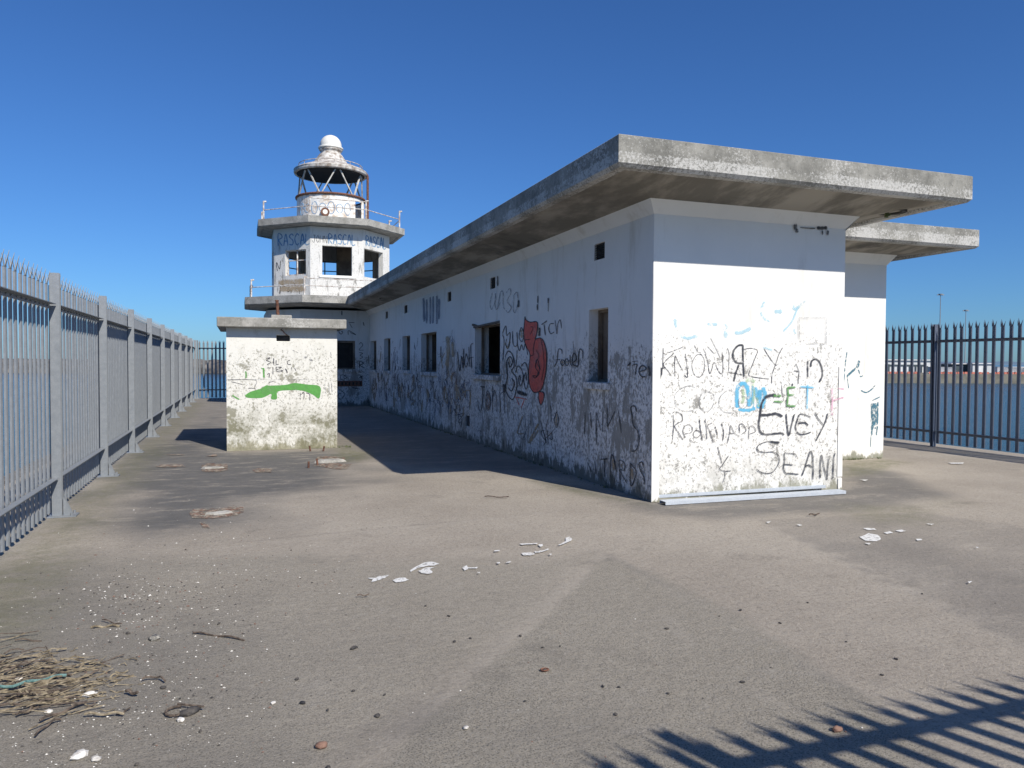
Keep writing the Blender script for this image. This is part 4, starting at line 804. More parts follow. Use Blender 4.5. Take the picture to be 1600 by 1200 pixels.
def fence(label, start, d, nrm, L, m, posts, pitch=.153, zoff=.04, ph=2.36, rail_z=(.38, 2.08), feet=True, nparts=100, near=0, first=.09, skip=None, postw=.1, gz=0.):
    """start: ground point; d: direction along; nrm: side where rails and posts stand"""
    d, nrm = Vector((*d, 0)), Vector((*nrm, 0)); st = Vector((*start, gz))
    t = thing('palisade_fence', label, 'fence', 'grey steel palisade fences around the pier', tuple(st))
    key = (m.name, ph)
    if key not in PALE: pm = pale_mesh(ph); pm.materials.append(m); PALE[key] = pm
    rot = Matrix((( d.x, -nrm.x, 0), (d.y, -nrm.y, 0), (0, 0, 1))).to_4x4()
    pos = []; u = first
    while u < L: pos.append(u); u += pitch
    if skip: pos = [p for p in pos if not skip(p)]
    pos.sort(key=lambda u: abs(u-near))
    for i, u in enumerate(pos[:nparts]):
        o = bpy.data.objects.new('pale', PALE[key]); col.objects.link(o); o.parent = t
        lean = random.uniform(-.006, .006)
        o.matrix_local = Matrix.Translation(d*u-nrm*.02+Vector((0, 0, zoff+random.uniform(-.006, .006)))) @ rot @ Matrix.Rotation(lean, 4, 'Y')
    rest = pos[nparts:]
    if rest:
        bm = bmesh.new()
        for u in rest:
            n0 = len(bm.verts); bm.from_mesh(PALE[key]); bm.verts.ensure_lookup_table()
            bmesh.ops.transform(bm, matrix=Matrix.Translation(d*u-nrm*.02+Vector((0, 0, zoff))) @ rot, verts=bm.verts[n0:])
        me = bpy.data.meshes.new('pale'); bm.to_mesh(me); bm.free(); me.materials.clear(); me.materials.append(m); o = bpy.data.objects.new('pale', me); col.objects.link(o); o.parent = t; o['kind'] = 'stuff'; o['label'] = 'distant pales of the fence'
    def Q(u, k, z): return st+d*u+nrm*k+Vector((0, 0, z))
    ps_ = [p for p in posts]
    segs = list(zip(ps_[:-1], ps_[1:]))
    for rz in rail_z:
        mb = MB()
        for a, b in segs:
            a += .05; b -= .05
            def bx(k0, k1, z0, z1):
                c = [Q(u, k, z) for z in (z0, z1) for u in (a, b) for k in (k0, k1)]
                for f in ((0, 2, 3, 1), (4, 5, 7, 6), (0, 1, 5, 4), (2, 6, 7, 3), (0, 4, 6, 2), (1, 3, 7, 5)): mb.face([c[k] for k in f])
            bx(-.006, .0, rz-.05, rz); bx(.0, .055, rz-.006, rz)
            u = a+.1
            while u < b:   # bolt heads
                c = Q(u, .002, rz-.028); mb.bar(c, c+nrm*.010, .018, n=6); u += pitch
        mb.build('rail', m, t)
    for u in ps_:
        mb = MB()
        for k0, k1, e0, e1 in ((-.004, .002, -postw/2, postw/2), (.048, .054, -postw/2, postw/2), (.002, .048, -.004, .004)):
            if False: pass
        # I section: flanges face along the fence
        def bx(k0, k1, e0, e1, z0, z1):
            c = [Q(u+e, k, z) for z in (z0, z1) for e in (e0, e1) for k in (k0, k1)]
            for f in ((0, 2, 3, 1), (4, 5, 7, 6), (0, 1, 5, 4), (2, 6, 7, 3), (0, 4, 6, 2), (1, 3, 7, 5)): mb.face([c[k] for k in f])
        bx(-.008, .078, -.028, -.020, 0, ph+.02); bx(-.008, .078, .020, .028, 0, ph+.02); bx(.036, .044, -.0199, .0199, 0, ph+.018)
        po = mb.build('post', m, t)
        if feet:
            mb = MB(); bx2 = [Q(u+e, k, z) for z in (.0, .012) for e in (-.09, .09) for k in (-.04, .21)]
            for f in ((0, 2, 3, 1), (4, 5, 7, 6), (0, 1, 5, 4), (2, 6, 7, 3), (0, 4, 6, 2), (1, 3, 7, 5)): mb.face([bx2[k] for k in f])
            for e in (-.024, .024):
                mb.face([Q(u+e-.004, .09, .012), Q(u+e-.004, .17, .012), Q(u+e-.004, .09, .20)]); mb.face([Q(u+e+.004, .09, .012), Q(u+e+.004, .17, .012), Q(u+e+.004, .09, .20)])
                mb.face([Q(u+e-.004, .17, .012), Q(u+e+.004, .17, .012), Q(u+e+.004, .09, .20), Q(u+e-.004, .09, .20)])
            for e, k in ((-.065, .17), (.065, .17)): mb.bar(Q(u+e, k, .012), Q(u+e, k, .04), .024, n=6)
            mb.build('foot_plate', m, po)
    for c_ in t.children_recursive:
        if not c_.name.startswith('pale'): c_.matrix_parent_inverse = Matrix.Translation(-st) if c_.parent == t else Matrix()
    return t
LY0 = 8.456-2.75*3
posts = [2.75*k for k in range(13)]
fence('long galvanised palisade fence along the left edge of the pier', (-1.72, LY0), (0, 1), (1, 0), 33.1-LY0, M['galv'], posts, near=7.5)
fence('palisade fence along the right edge of the pier, seen against the water', (12.26, -1.0), (0, 1), (-1, 0), 35, M['galv2'], [10.61+1-2.75*4+2.75*k for k in range(12)], near=11, pitch=.153, ph=2.26, zoff=.06, rail_z=(.30, 1.99), feet=False)
fence('short palisade fence closing the far end of the pier beyond the hut', (-1.6, 33.3), (1, 0), (0, -1), 13.7, M['galv'], [0, 2.75, 5.5, 8.25, 11, 13.6], near=0, feet=False, nparts=60)
fence('near palisade fence whose spiked shadow falls across the concrete', (2.06, .045), (1, 0), (0, 1), 10.0, M['galv'], [.455, 3.205, 5.955, 8.705, 9.9], near=0, first=.08, pitch=.1535, nparts=66, skip=lambda u: abs(u-.455) < .06, rail_z=(.38, 2.12), ph=2.36)

# ================================================================= CHANNEL, LITTER
def gp3(px, py, z=0): return onz(px, py, z)
def channel(pa, pb, wd, label, z=.004):
    a, b = gp3(*pa), gp3(*pb); d = (b-a).normalized(); n = Vector((-d.y, d.x, 0))
    if n.y < 0: n = -n
    mb = MB(); pr = [(0, 0), (0, .035), (wd, .035), (wd, 0), (wd-.004, 0), (wd-.004, .031), (.004, .031), (.004, 0)]
    A = [a+n*x+Vector((0, 0, y+z)) for x, y in pr]; B = [b+n*x+Vector((0, 0, y+z)) for x, y in pr]
    for i in range(8): j = (i+1) % 8; mb.face([A[i], A[j], B[j], B[i]])
    for E_ in (A, B): mb.face([E_[0], E_[1], E_[6], E_[7]]); mb.face([E_[1], E_[2], E_[5], E_[6]]); mb.face([E_[2], E_[3], E_[4], E_[5]])
    tag(mb.build('steel_channel', M['galv3']), label, 'steel channel', 'galvanised channels lying at the wall foot')
channel((1040, 790), (1322, 772), .13, 'front galvanised steel channel lying along the foot of the sunlit wall')
channel((1029, 784), (1290, 768), .09, 'rear galvanised steel channel half tucked against the sunlit wall', .042)
# white paint splashes on the deck
def splash(pts, m, name, label, z=.004):
    mb = MB()
    for k, poly in enumerate(pts):
        q = []
        for i in range(len(poly)):
            a, b = Vector(poly[i]), Vector(poly[(i+1) % len(poly)])
            for t in (0, .33, .66):
                p = a.lerp(b, t); q.append(gp3(p.x+random.uniform(-.6, .6), p.y+random.uniform(-.35, .35), z+.0008*k))
        mb.face(q)
    return mb.build(name, m, deck, merge=False, label=label)
s = NT('dried_white_paint'); M['wp'] = s.done(s.mix(s.noise(12), (.62, .61, .58), (.80, .79, .76)), .6, 0, s.step(s.noise(28, 8, .8), .40, .47))
def cc(pts): return [(500+x/2.858, 780+y/2.858) for x, y in pts]
splash([cc(p) for p in ([(212, 352), (250, 350), (262, 343), (310, 338), (290, 352), (262, 362), (228, 370), (236, 358)], [(325, 362), (345, 352), (380, 350), (398, 360), (370, 368), (340, 372)], [(400, 318), (430, 300), (470, 282), (500, 278), (534, 288), (510, 296), (470, 300), (440, 306), (405, 325)],
    [(440, 320), (470, 306), (520, 300), (490, 312), (505, 325), (490, 334), (455, 330)], [(635, 305), (655, 295), (662, 304), (705, 302), (700, 308), (665, 310), (645, 318)], [(900, 240), (950, 237), (960, 245), (940, 251), (908, 250)], [(958, 232), (1000, 228), (1020, 218), (1022, 224), (990, 236), (960, 238)],
    [(975, 202), (992, 200), (996, 208), (985, 214)], [(890, 199), (970, 195), (972, 199), (900, 203)], [(1098, 172), (1115, 168), (1126, 178), (1118, 186), (1075, 204), (1062, 205), (1098, 186)], [(788, 282), (805, 279), (803, 285), (792, 287)], [(778, 228), (802, 228), (800, 232), (780, 232)], [(702, 326), (716, 325), (712, 331)], [(830, 282), (850, 276), (857, 280), (840, 284)], [(1022, 244), (1036, 243), (1030, 250)])],
    M['wp'], 'paint_splash', 'trail of white paint splashes')
def c7(pts): return [(1000+x/2.667, 720+y/2.667) for x, y in pts]
splash([c7(p) for p in ([(915, 318), (950, 302), (990, 308), (1005, 326), (985, 335), (940, 332)], [(930, 280), (975, 280), (988, 288), (950, 288)], [(1015, 298), (1040, 293), (1055, 300), (1030, 305)], [(1065, 290), (1090, 286), (1110, 292), (1085, 297)], [(1150, 325), (1175, 324), (1176, 330), (1155, 332)], [(935, 343), (960, 343), (955, 349)], [(525, 254), (545, 252), (535, 260)], [(655, 265), (675, 267), (665, 271)], [(1195, 262), (1225, 262), (1215, 267)], [(915, 78), (950, 78), (940, 84)], [(1285, 8), (1350, 6), (1345, 12), (1300, 12)], [(1365, 503), (1385, 500), (1375, 510)], [(1400, 358), (1415, 360), (1405, 363)])],
    M['wp'], 'paint_splash', 'scattered white paint splashes on the right')
s = NT('rust_mottle'); rc = s.mix(s.step(s.noise(14, 8, .7), .42, .6), (.33, .30, .24), (.19, .085, .05)); rc = s.mix(s.step(s.noise(22, 8, .7, s.map(loc=(4, 4, 4))), .55, .62), rc, (.06, .045, .04))
M['rustm'] = s.done(rc, .9, 0, s.step(s.noise(11, 9, .8, s.map(loc=(1, 5, 2))), .43, .52))
def c4(pts): return [(240+x/4, 680+y/4) for x, y in pts]
splash([c4(p) for p in ([(220, 480), (260, 458), (340, 460), (440, 455), (500, 438), (560, 448), (565, 480), (520, 500), (440, 512), (340, 520), (240, 515)], [(285, 545), (320, 540), (345, 560), (350, 580), (310, 575)], [(300, 185), (340, 175), (460, 180), (465, 215), (400, 230), (300, 225)], [(615, 215), (650, 205), (740, 208), (735, 230), (640, 232)],
    [(10, 195), (60, 182), (180, 182), (200, 198), (60, 200)], [(1020, 140), (1040, 130), (1200, 135), (1190, 160), (1030, 165)], [(330, 130), (390, 115), (400, 130)], [(55, 120), (200, 118), (180, 126)])], M['rustm'], 'rusty_patch', 'rusty patch of broken concrete')
splash([c4(p) for p in ([(985, 185), (1100, 172), (1240, 180), (1200, 215), (1130, 210)],)], M['rustm'], 'rusty_patch', 'pale smear by the hut')
# low rubble pieces near the hut
for (px, py, sc_, lab) in ((512, 722, .10, 'broken concrete curb fragment with rusty ends in front of the hut'), (330, 732, .06, 'flat crumbled concrete fragment left of the hut front'), (340, 803, .05, 'weathered rusty-edged lump on the long rust patch')):
    c = gp3(px, py); mb = MB(); n = 9; L_ = sc_*2.6
    top = []; bot = []
    for k in range(n):
        t = 2*math.pi*k/n; r = 1+random.uniform(-.25, .2); bot.append(c+Vector((L_*math.cos(t)*r, sc_*math.sin(t)*r, -.002))); top.append(c+Vector((L_*.85*math.cos(t)*r, sc_*.8*math.sin(t)*r, sc_*.38+random.uniform(-.008, .008))))
    mb.face(top)
    for k in range(n): j = (k+1) % n; mb.face([bot[k], bot[j], top[j], top[k]])
    tag(mb.build('concrete_fragment', M['rustm'] if False else M['slab']), lab, 'rubble', 'broken concrete pieces')
for (px, py) in ((485, 705), (505, 705), (496, 726), (482, 731)):
    c = gp3(px, py); mb = MB(); mb.bar(c, c+Vector((random.uniform(-.02, .02), 0, .09)), .03, n=6); tag(mb.build('rusty_stub', M['rust']), 'short rusty iron stub sticking up from the deck by the hut', 'iron stub', 'rusty stubs by the hut')
# scattered litter
def shard(mb, c, r, h, rnd):
    n = rnd.randint(4, 6); ps2 = []; a0_ = rnd.uniform(0, 6)
    for k in range(n): t = a0_+2*math.pi*k/n; q = r*rnd.uniform(.55, 1.1); ps2.append(Vector((c.x+q*math.cos(t), c.y+q*math.sin(t)*rnd.uniform(.5, 1), 0)))
    top = Vector((c.x+rnd.uniform(-.3, .3)*r, c.y+rnd.uniform(-.3, .3)*r, h))
    for k in range(n): mb.face([ps2[k], ps2[(k+1) % n], top])
rr = random.Random(3)
LM = {k: MB() for k in ('shell', 'stone', 'chip', 'grit')}
def scatter(n, gen, kinds, rmin, rmax):
    for _ in range(n):
        px, py = gen()
        if py < 700 or py > 1330: continue
        c = gp3(px, py)
        if c.x < -1.6 or c.y > 12: continue
        r = rr.uniform(rmin, rmax)*(.6+.8*rr.random()**3); shard(LM[rr.choice(kinds)], c, r, r*rr.uniform(.35, .8), rr)
K1 = ('shell', 'shell', 'grit', 'stone', 'stone', 'chip', 'grit')
scatter(850, lambda: (rr.gauss(250, 110), rr.gauss(1020, 65)), K1, .003, .009)
scatter(420, lambda: (rr.gauss(110, 120), rr.gauss(1130, 55)), ('shell', 'shell', 'grit', 'stone'), .0025, .007)
scatter(500, lambda: (rr.gauss(220, 90), rr.gauss(930, 25)), K1, .004, .010)
scatter(700, lambda: (rr.uniform(-50, 1650), rr.uniform(850, 1260)), ('shell', 'stone', 'grit', 'grit', 'stone', 'chip'), .002, .006)
scatter(300, lambda: (rr.uniform(150, 600), rr.uniform(780, 930)), ('shell', 'stone', 'chip'), .004, .009)
for k, nm, lb in (('shell', 'shell_fragments', 'tiny white shell fragments strewn over the concrete'), ('stone', 'stone_grit', 'small dark stone grit strewn over the concrete'), ('chip', 'brick_crumbs', 'small reddish crumbs strewn over the concrete'), ('grit', 'gravel', 'fine grey gravel strewn over the concrete')):
    tag(LM[k].build(nm, M[k], merge=False), lb, 'debris', kind='stuff')
def lump(name, m, px, py, rx, ry, h, label, cat, group=None, seed=0, rot=0.):
    rd = random.Random(seed); bm = bmesh.new(); bmesh.ops.create_icosphere(bm, subdivisions=2, radius=1)
    for v in bm.verts:
        f_ = 1+.35*mnoise.noise(v.co*1.7+Vector((seed*3.1, 0, 0))); v.co *= f_; v.co = Vector((v.co.x*rx, v.co.y*ry, v.co.z*h))
    me = bpy.data.meshes.new(name); bm.to_mesh(me); bm.free(); o = link(name, me, m); c = gp3(px, py); o.location = (c.x, c.y, h*.6); o.rotation_euler = (0, 0, rot)
    for p in me.polygons: p.use_smooth = rd.random() < .5
    return tag(o, label, cat, group)
ST = [(464, 1062, .022), (473, 1099, .02), (552, 1014, .028), (552, 1080, .014), (555, 1012, .02), (590, 1119, .02), (665, 947, .015), (701, 963, .016), (710, 1003, .016), (735, 998, .014), (813, 994, .016), (848, 1012, .012), (851, 1048, .02), (820, 1096, .012), (942, 1073, .014), (962, 1117, .016), (1042, 983, .022), (967, 1074, .01), (1157, 954, .018), (1124, 963, .01), (1262, 942, .014), (1219, 974, .014), (1322, 1003, .01), (1044, 1084, .016), (1160, 1066, .016), (1378, 1055, .014), (1441, 928, .012), (1400, 1030, .014), (342, 975, .018), (200, 990, .02), (222, 968, .014), (255, 1075, .02), (313, 1143, .014), (214, 1195, .016), (512, 1110, .012), (601, 1086, .012), (455, 860, .012), (290, 859, .010), (513, 1200, .015), (875, 1010, .01)]
for i, (px, py, r) in enumerate(ST):
    lump('pebble', M['stone'], px, py, r*(.5+.45*((i*37)%10)/10), r*(.35+.3*((i*53)%7)/7), r*.32, 'small dark pebble lying on the pier concrete', 'pebble', 'dark pebbles on the concrete', i, rr.uniform(0, 3))
lump('stone', M['grit'], 241, 999, .030, .026, .015, 'pale tan stone amid the shell litter', 'stone', None, 77)
lump('stone', M['chip'], 503, 1167, .026, .02, .013, 'orange red stone at the bottom left of centre', 'stone', None, 78)
lump('stone', M['chip'], 1308, 1142, .026, .016, .012, 'reddish stone beside the fence shadow', 'stone', None, 79)
for i, (px, py, r, lb) in enumerate(((140, 1087, .030, 'large white shell right of the dried reeds'), (125, 1182, .034, 'broad white shell near the lower left edge'), (282, 1126, .020, 'white cockle shell beside the dark seaweed lump'), (76, 1113, .018, 'white shell below the reed heap'), (427, 1099, .014, 'small cream shell left of centre'), (150, 1187, .022, 'second white shell at the lower left edge'), (29, 1062, .02, 'white shell among the dried reeds'), (728, 1138, .014, 'single white shell at the bottom centre'))):
    lump('shell', M['shell'], px, py, r, r*.75, r*.4, lb, 'shell', 'white shells', 200+i, i)
lump('ring', M['rust'], 851, 1048, .0, .0, .0, 'x', 'x') if False else None
# sticks
def stick(pts, r, m, label, name='twig', z=.012, cat='twig'):
    mb = MB(); q = smooth_pts([Vector(p) for p in pts], 4); mb.tube([gp3(p.x, p.y)+Vector((0, 0, z+r+.006*math.sin(i*1.3))) for i, p in enumerate(q)], r, 6)
    return tag(mb.build(name, m), label, cat)
stick([(302, 990), (340, 994), (382, 1001)], .0055, M['wood'], 'long thin dark stick above the shell litter', z=0)
stick([(142, 982), (165, 980), (187, 979)], .006, M['reed'], 'short pale driftwood stick above the reeds', z=0)
stick([(160, 972), (190, 980)], .004, M['wood'], 'short dark twig crossing the pale stick')
stick([(0, 1108), (50, 1105), (90, 1097), (125, 1097)], .005, M['wood'], 'long dark twig across the reed heap')
stick([(62, 1132), (100, 1117), (134, 1102)], .006, M['wood'], 'dark twig below the reed heap pointing up right')
stick([(25, 1123), (45, 1116), (53, 1108)], .006, M['wood'], 'short forked dark twig below the reeds')
stick([(55, 1155), (75, 1137), (95, 1128)], .0045, M['wood'], 'thin twig at the lower left')
stick([(132, 1122), (165, 1121), (194, 1120)], .005, M['reed'], 'pale straw below the white shell')
stick([(222, 1066), (245, 1062), (258, 1068)], .0045, M['wood'], 'small bent twig in the middle of the litter')
stick([(197, 1086), (215, 1090)], .007, M['wood'], 'stubby brown twig right of the reeds')
stick([(558, 934), (577, 933)], .004, M['wood'], 'tiny twig near the paint splashes')
stick([(1264, 807), (1280, 806)], .008, M['wood'], 'small dark twig in front of the sunlit wall')
stick([(757, 778), (795, 779)], .006, M['wood'], 'thin stick near the shaded wall foot')
stick([(-30, 1082), (20, 1080), (60, 1071), (104, 1064)], .007, M['rope'], 'faded blue-green rope across the reed heap', 'rope', .02, 'rope')
wd = lump('seaweed', M['stone'], 297, 1115, .045, .025, .016, 'dark dried seaweed lump below the litter', 'seaweed', None, 55, .4)
mb = MB(); c = gp3(276, 1114)
for k in range(8): t = 1.2+k*.5; u = t+.5; mb.bar(c+Vector((.045*math.cos(t), .045*math.sin(t), .01)), c+Vector((.045*math.cos(u), .045*math.sin(u), .01)), .012, n=6)
mb.bar(c+Vector((.0, .06, .014)), c+Vector((.11, -.02, .02)), .01, n=6); st_ = _link('stem', mb.build('tmp', None).data, M['wood']); bpy.data.objects.remove(bpy.data.objects['tmp']); st_.parent = wd; bpy.context.view_layer.update(); st_.matrix_parent_inverse = wd.matrix_world.inverted()
mb = MB(); c = gp3(851, 1048)
for k in range(12): t = k*math.pi/6; u = t+math.pi/6; mb.bar(c+Vector((.02*math.cos(t), .015*math.sin(t), .006)), c+Vector((.02*math.cos(u), .015*math.sin(u), .006)), .008, n=6)
tag(mb.build('rusty_ring', M['rust']), 'small rusty ring lying on the concrete', 'ring')
# reed heap
mbd = MB(); mb = MB(); rr = random.Random(21)
for k in range(260):
    px, py = rr.gauss(62, 70), rr.gauss(1070, 26)
    if py > 1130 or px > 205: continue
    c = gp3(px, py); t = rr.gauss(.12, .38)+(math.pi if rr.random() < .5 else 0); L_ = rr.uniform(.03, .22)*(1 if px < 130 else .6); z = rr.uniform(.003, .03)*max(0, 1-abs(px-50)/160)+.003
    if c.x < -1.55: continue
    pts = [c+Vector((math.cos(t)*L_*f_, math.sin(t)*L_*f_, z+.008*math.sin(f_*5+k)))+Vector((-math.sin(t), math.cos(t), 0))*(.03*L_*math.sin(f_*3+k)*3) for f_ in (-.5, -.17, .17, .5)]
    (mb if k % 4 else mbd).tube(pts, rr.uniform(.0010, .0032), 4)
tag(mbd.build('dead_twigs', M['wood'], merge=False), 'dark dead twig fragments tangled in the reed heap', 'twigs', kind='stuff')
tag(mb.build('dried_reeds', M['reed'], merge=False), 'heap of straw-coloured dried reeds at the left', 'reeds', kind='stuff')
# weeds and moss at wall feet
mb = MB(); rr = random.Random(8)
def tuft(c, s_):
    for k in range(rr.randint(5, 9)):
        a = rr.uniform(0, 6.28); h = rr.uniform(.5, 1.2)*s_; r = s_*.5; b = c+Vector((rr.uniform(-1, 1)*r, rr.uniform(-.4, .4)*r, 0)); o = Vector((math.cos(a), math.sin(a), 0))
        mb.face([b-o*.003, b+o*.003, b+o.cross(Vector((0, 0, 1)))*h*.5+Vector((0, 0, h))])
for k in range(150): tuft(Vector((rr.uniform(XR+.05, X2-.1), Y2-rr.uniform(.01, .10), 0)), rr.uniform(.015, .045))
for k in range(170): tuft(Vector((XW-rr.uniform(.01, .07), rr.uniform(YF+1.0, YE), 0)), rr.uniform(.015, .05))
for k in range(60): tuft(Vector((HX1+rr.uniform(-.5, .25), HY-rr.uniform(-.2, .06), 0)), rr.uniform(.01, .035))
tag(mb.build('moss', M['weed'], merge=False), 'moss and tiny weeds along the wall feet', 'moss', kind='stuff')

# ================================================================= FAR SHORES
def far(px, py, D):   # point at forward distance D seen at that place in the photo
    d = ray(px, py); return CAM+d*(D/d.dot(fw))
def wl(px): return onz(px, 566.55+(px-800)*.0048+31, WZ)
# right-hand quay
DQ = (EYE-WZ)/29.*FPX
q0, q1 = far(1180, 599, DQ), far(2300, 599, DQ)
dq = (q1-q0).normalized(); nq = Vector((-dq.y, dq.x, 0)); nq = nq if nq.y > 0 else -nq
zq = WZ+14.5*DQ/FPX
qa, qb = q0-dq*60, q1+dq*900
mb = MB(); mb.prism([(p.x, p.y) for p in (qa, qb, qb+nq*900, qa+nq*900)], WZ-3, zq)
tag(mb.build('quay', M['quay']), 'stone quay across the harbour on the right', kind='structure')
def Qp(px, back, z=0):   # on the quay top at image column px
    d = ray(px, 590); d.z = 0; n = nq; t = (q0+nq*back-CAM).dot(n)/d.dot(n); p = CAM+d*t; return Vector((p.x, p.y, zq+z))
def zpx(p, py):  # world z that shows at image row py above point p
    k = (Vector((p.x, p.y, 0))).dot(Vector((fw.x, fw.y, 0))); 
    hz_ = 566.55-0.0+((p-CAM).dot(rt)/(p-CAM).dot(fw)*FPX)*.0048
    return EYE+(hz_-py)/FPX*k
def shed(name, px0, px1, back, depth, pytop, mats, label, cat='shed', gable=False):
    a, b = Qp(px0, back), Qp(px1, back); h = zpx(a, pytop); t = thing(name, label, cat, None, tuple(a))
    mb = MB(); mb.prism([(p.x, p.y) for p in (a, b, b+nq*depth, a+nq*depth)], zq, h-.5); mb.build('wall', M[mats[0]], t)
    mb = MB(); A = [a-dq*.5-nq*.6, b+dq*.5-nq*.6, b+dq*.5+nq*(depth+.6), a-dq*.5+nq*(depth+.6)]
    if gable:
        mb.prism([(p.x, p.y) for p in A], h-.5, h-.3); m0, m1 = (A[0]+A[3])/2, (A[1]+A[2])/2
        T = lambda p, z: (p.x, p.y, z); mb.face([T(A[0], h-.3), T(A[1], h-.3), T(m1, h+1.2), T(m0, h+1.2)]); mb.face([T(A[3], h-.3), T(A[2], h-.3), T(m1, h+1.2), T(m0, h+1.2)]); mb.face([T(A[0], h-.3), T(A[3], h-.3), T(m0, h+1.2)]); mb.face([T(A[1], h-.3), T(A[2], h-.3), T(m1, h+1.2)])
    else: mb.prism([(p.x, p.y) for p in A], h-.35, h)
    mb.build('roof', M[mats[1]], t); return t, a, b, h
def panel(t, px0, px1, back, py0, py1, m, name):
    a, b = Qp(px0, back), Qp(px1, back); z1, z0 = zpx(a, py0), zpx(a, py1); mb = MB(); mb.prism([(p.x, p.y) for p in (a, b, b+nq*.12, a+nq*.12)], max(z0, zq+.02), z1); mb.build(name, M[m], t)
t, *_ = shed('warehouse', 1376, 1455, 35, 30, 561.5, ('shedw', 'roofw'), 'long white quayside warehouse seen through the right fence')
panel(t, 1380, 1446, 34.8, 569.5, 572, 'shedd', 'window_band'); 
for k in range(8): panel(t, 1385+k*9, 1387+k*9, 34.7, 572, 583, 'shedd', 'wall_post')
panel(t, 1376, 1390, 33.5, 569, 583, 'shedd', 'door')
t, *_ = shed('warehouse', 1487, 1519, 45, 25, 567.5, ('shedd', 'roofw'), 'dark fronted quayside shed with white roof edge')
panel(t, 1512, 1519, 44.8, 575, 584, 'shedb', 'door')
t, *_ = shed('warehouse', 1519.5, 1549, 42, 25, 567, ('shedw', 'roofw'), 'pale flat-topped quayside shed right of the dark one')
panel(t, 1537, 1540, 41.8, 573, 584, 'shedd', 'door')
t, *_ = shed('low_building', 1552, 1574, 80, 20, 574, ('shedw', 'shedd'), 'low pale building at the right of the quay', 'building')
t, *_ = shed('low_building', 1581, 1612, 90, 20, 573, ('shedd', 'roofw'), 'low dark building with white roof at the frame edge', 'building')
t, *_ = shed('low_building', 1340, 1374, 60, 20, 570, ('shedb', 'shedd'), 'blue-grey low building behind the white wall corner', 'building')
# barrier run
bt = None
protos = None
for k in range(40):
    px = 1386+k*5.6
    if 1434 < px < 1452 or 1546 < px < 1552: continue
    a = Qp(px, 2.5); o_ = thing('road_barrier', 'orange plastic barrier in the row along the far quay edge', 'barrier', 'orange barriers along the far quay', tuple(a))
    if protos is None:
        mb = MB(); mb.prism([(-.45, -.25), (.45, -.25), (.45, .25), (-.45, .25)], 0, .12); mb.prism([(-.42, -.12), (.42, -.12), (.42, .12), (-.42, .12)], .12, .42); mb.prism([(-.42, -.06), (.42, -.06), (.42, .06), (-.42, .06)], .42, .62)
        ob = mb.build('barrier_body', M['bark']); protos = ob.data; bpy.data.objects.remove(ob)
    ob = bpy.data.objects.new('barrier_body', protos); col.objects.link(ob); ob.parent = o_; o_.rotation_euler = (0, 0, math.atan2(dq.y, dq.x)); o_.scale = (1, 1, 1)
for px, pyt, lab in ((1467, 459, 'tall floodlight mast above the quay, the higher left one'), (1507, 484, 'tall floodlight mast above the quay, the lower right one')):
    a = Qp(px, 30 if px < 1480 else 60); h = zpx(a, pyt); t = thing('floodlight_mast', lab, 'light mast', 'floodlight masts on the quay', tuple(a))
    mb = MB(); mb.bar(a, Vector((a.x, a.y, h-.2)), .45, n=8, w2=.22); mb.build('pole', M['galv'], t)
    mb = MB(); mb.bar(Vector((a.x, a.y, h-.5)), Vector((a.x, a.y, h-.1)), 1.5, n=10); 
    for s_ in (-1, -.5, .5, 1): c = Vector((a.x, a.y, h-.45))+dq*(s_*.95); mb.bar(c-dq*.22, c+dq*.22, .3)
    mb.build('lamp_head', M['galv'], t)
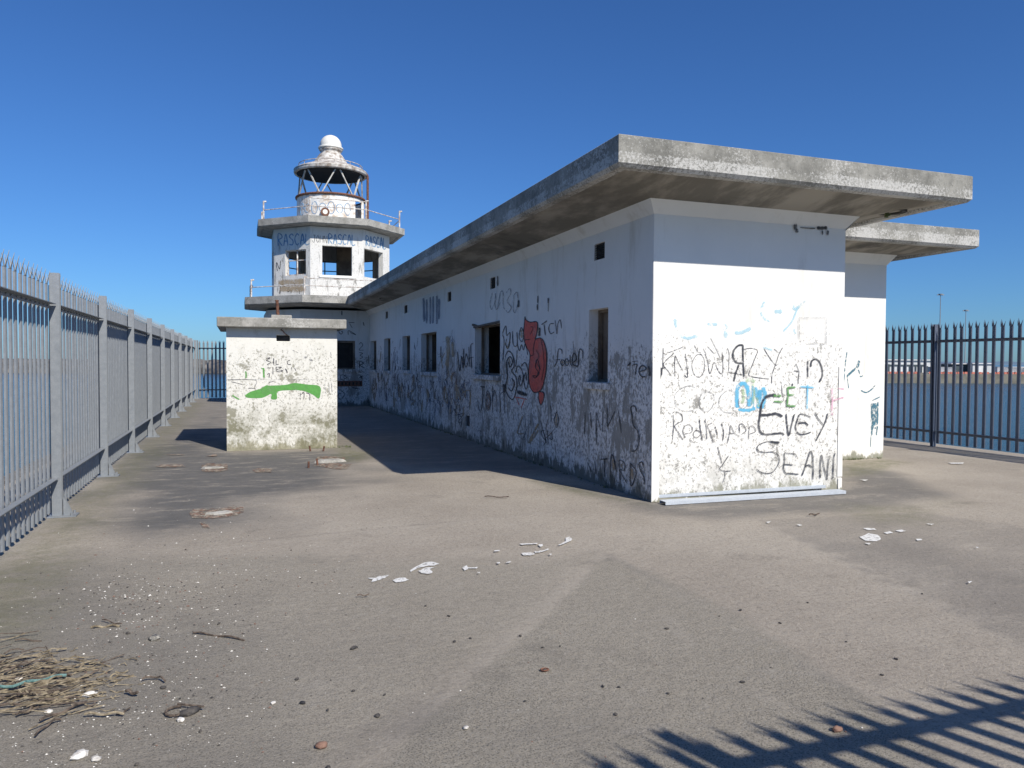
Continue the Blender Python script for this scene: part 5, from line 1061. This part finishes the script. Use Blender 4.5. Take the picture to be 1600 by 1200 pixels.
# parked vehicles on the quay: small vans
for k, (px, bk) in enumerate(((1463, 12), (1479, 10), (1566, 30), (1590, 14))):
    a = Qp(px, bk); t = thing('van', ['dark', 'grey', 'pale', 'second grey'][k]+' van parked on the far quay', 'van', 'vans on the quay', tuple(a))
    mb = MB(); B_x = lambda u, v_, z: a+dq*u+nq*v_+Vector((0, 0, z))
    pr = [(-2.3, .4), (2.3, .4), (2.4, 1.1), (1.6, 1.25), (1.1, 2.0), (-2.3, 2.1)]
    F = [B_x(u, -.9, z) for u, z in pr]; G = [B_x(u, .9, z) for u, z in pr]; mb.face(F); mb.face(G[::-1])
    for i in range(6): j = (i+1) % 6; mb.face([F[i], F[j], G[j], G[i]])
    mb.build('body', M['car'], t)
    for u in (-1.4, 1.5):
        mb = MB(); mb.bar(B_x(u, -.95, .35), B_x(u, .95, .35), .7, n=12); mb.build('wheel', M['stone'], t)
# left-hand breakwater
mb = MB(); Db = 330.
a, b = far(-900, 584, Db), far(620, 584, Db); db = (b-a).normalized(); nb = Vector((-db.y, db.x, 0)); nb = nb if nb.y > 0 else -nb
zt_b = EYE+3.2*Db/FPX*.55; N = 190
rows = [(0, WZ-2), (0, WZ+.3), (2.5, zt_b-2.2), (4.5, zt_b-.6), (6, zt_b), (9, zt_b), (16, WZ-2)]
rr = random.Random(4); V = []
for i in range(N+1):
    p = a+(b-a)*(i/N); V.append([p+nb*(o+rr.uniform(-.8, .8)*(0 < j < 4))+Vector((0, 0, z-p.z+rr.uniform(-.5, .5)*(j in (2, 3, 4, 5)))) for j, (o, z) in enumerate(rows)])
for i in range(N):
    for j in range(len(rows)-1): mb.face([V[i][j], V[i+1][j], V[i+1][j+1], V[i][j+1]])
bwk = mb.build('breakwater', M['bw']); tag(bwk, 'long dark rubble breakwater across the water behind the left fence', 'breakwater')
# distant land
mb = MB(); Dh = 9000.; prev = None
for i in range(121):
    px = 1330+i*12; p = far(px, 566.5+(px-800)*.0048, Dh); hh = 18+22*abs(mnoise.noise(Vector((i*.11, 2, 0))))+12*abs(mnoise.noise(Vector((i*.4, 5, 0)))); hh *= min(1, i/8)
    hh += 14 if i > 4 else 0
    c = (p, hh)
    if prev:
        (a_, h_) = prev; dv = Vector((fw.x, fw.y, 0))*900
        A0, A1 = Vector((a_.x, a_.y, WZ-2)), Vector((p.x, p.y, WZ-2)); B0, B1 = Vector((a_.x, a_.y, h_)) +dv*.5, Vector((p.x, p.y, hh))+dv*.5; C0, C1 = A0+dv*1.5, A1+dv*1.5
        mb.face([A0, A1, B1, B0]); mb.face([B0, B1, C1, C0])
    prev = c
tag(mb.build('hills', M['hill'], smooth=True), 'low haze-blue hills far across the firth', kind='structure')
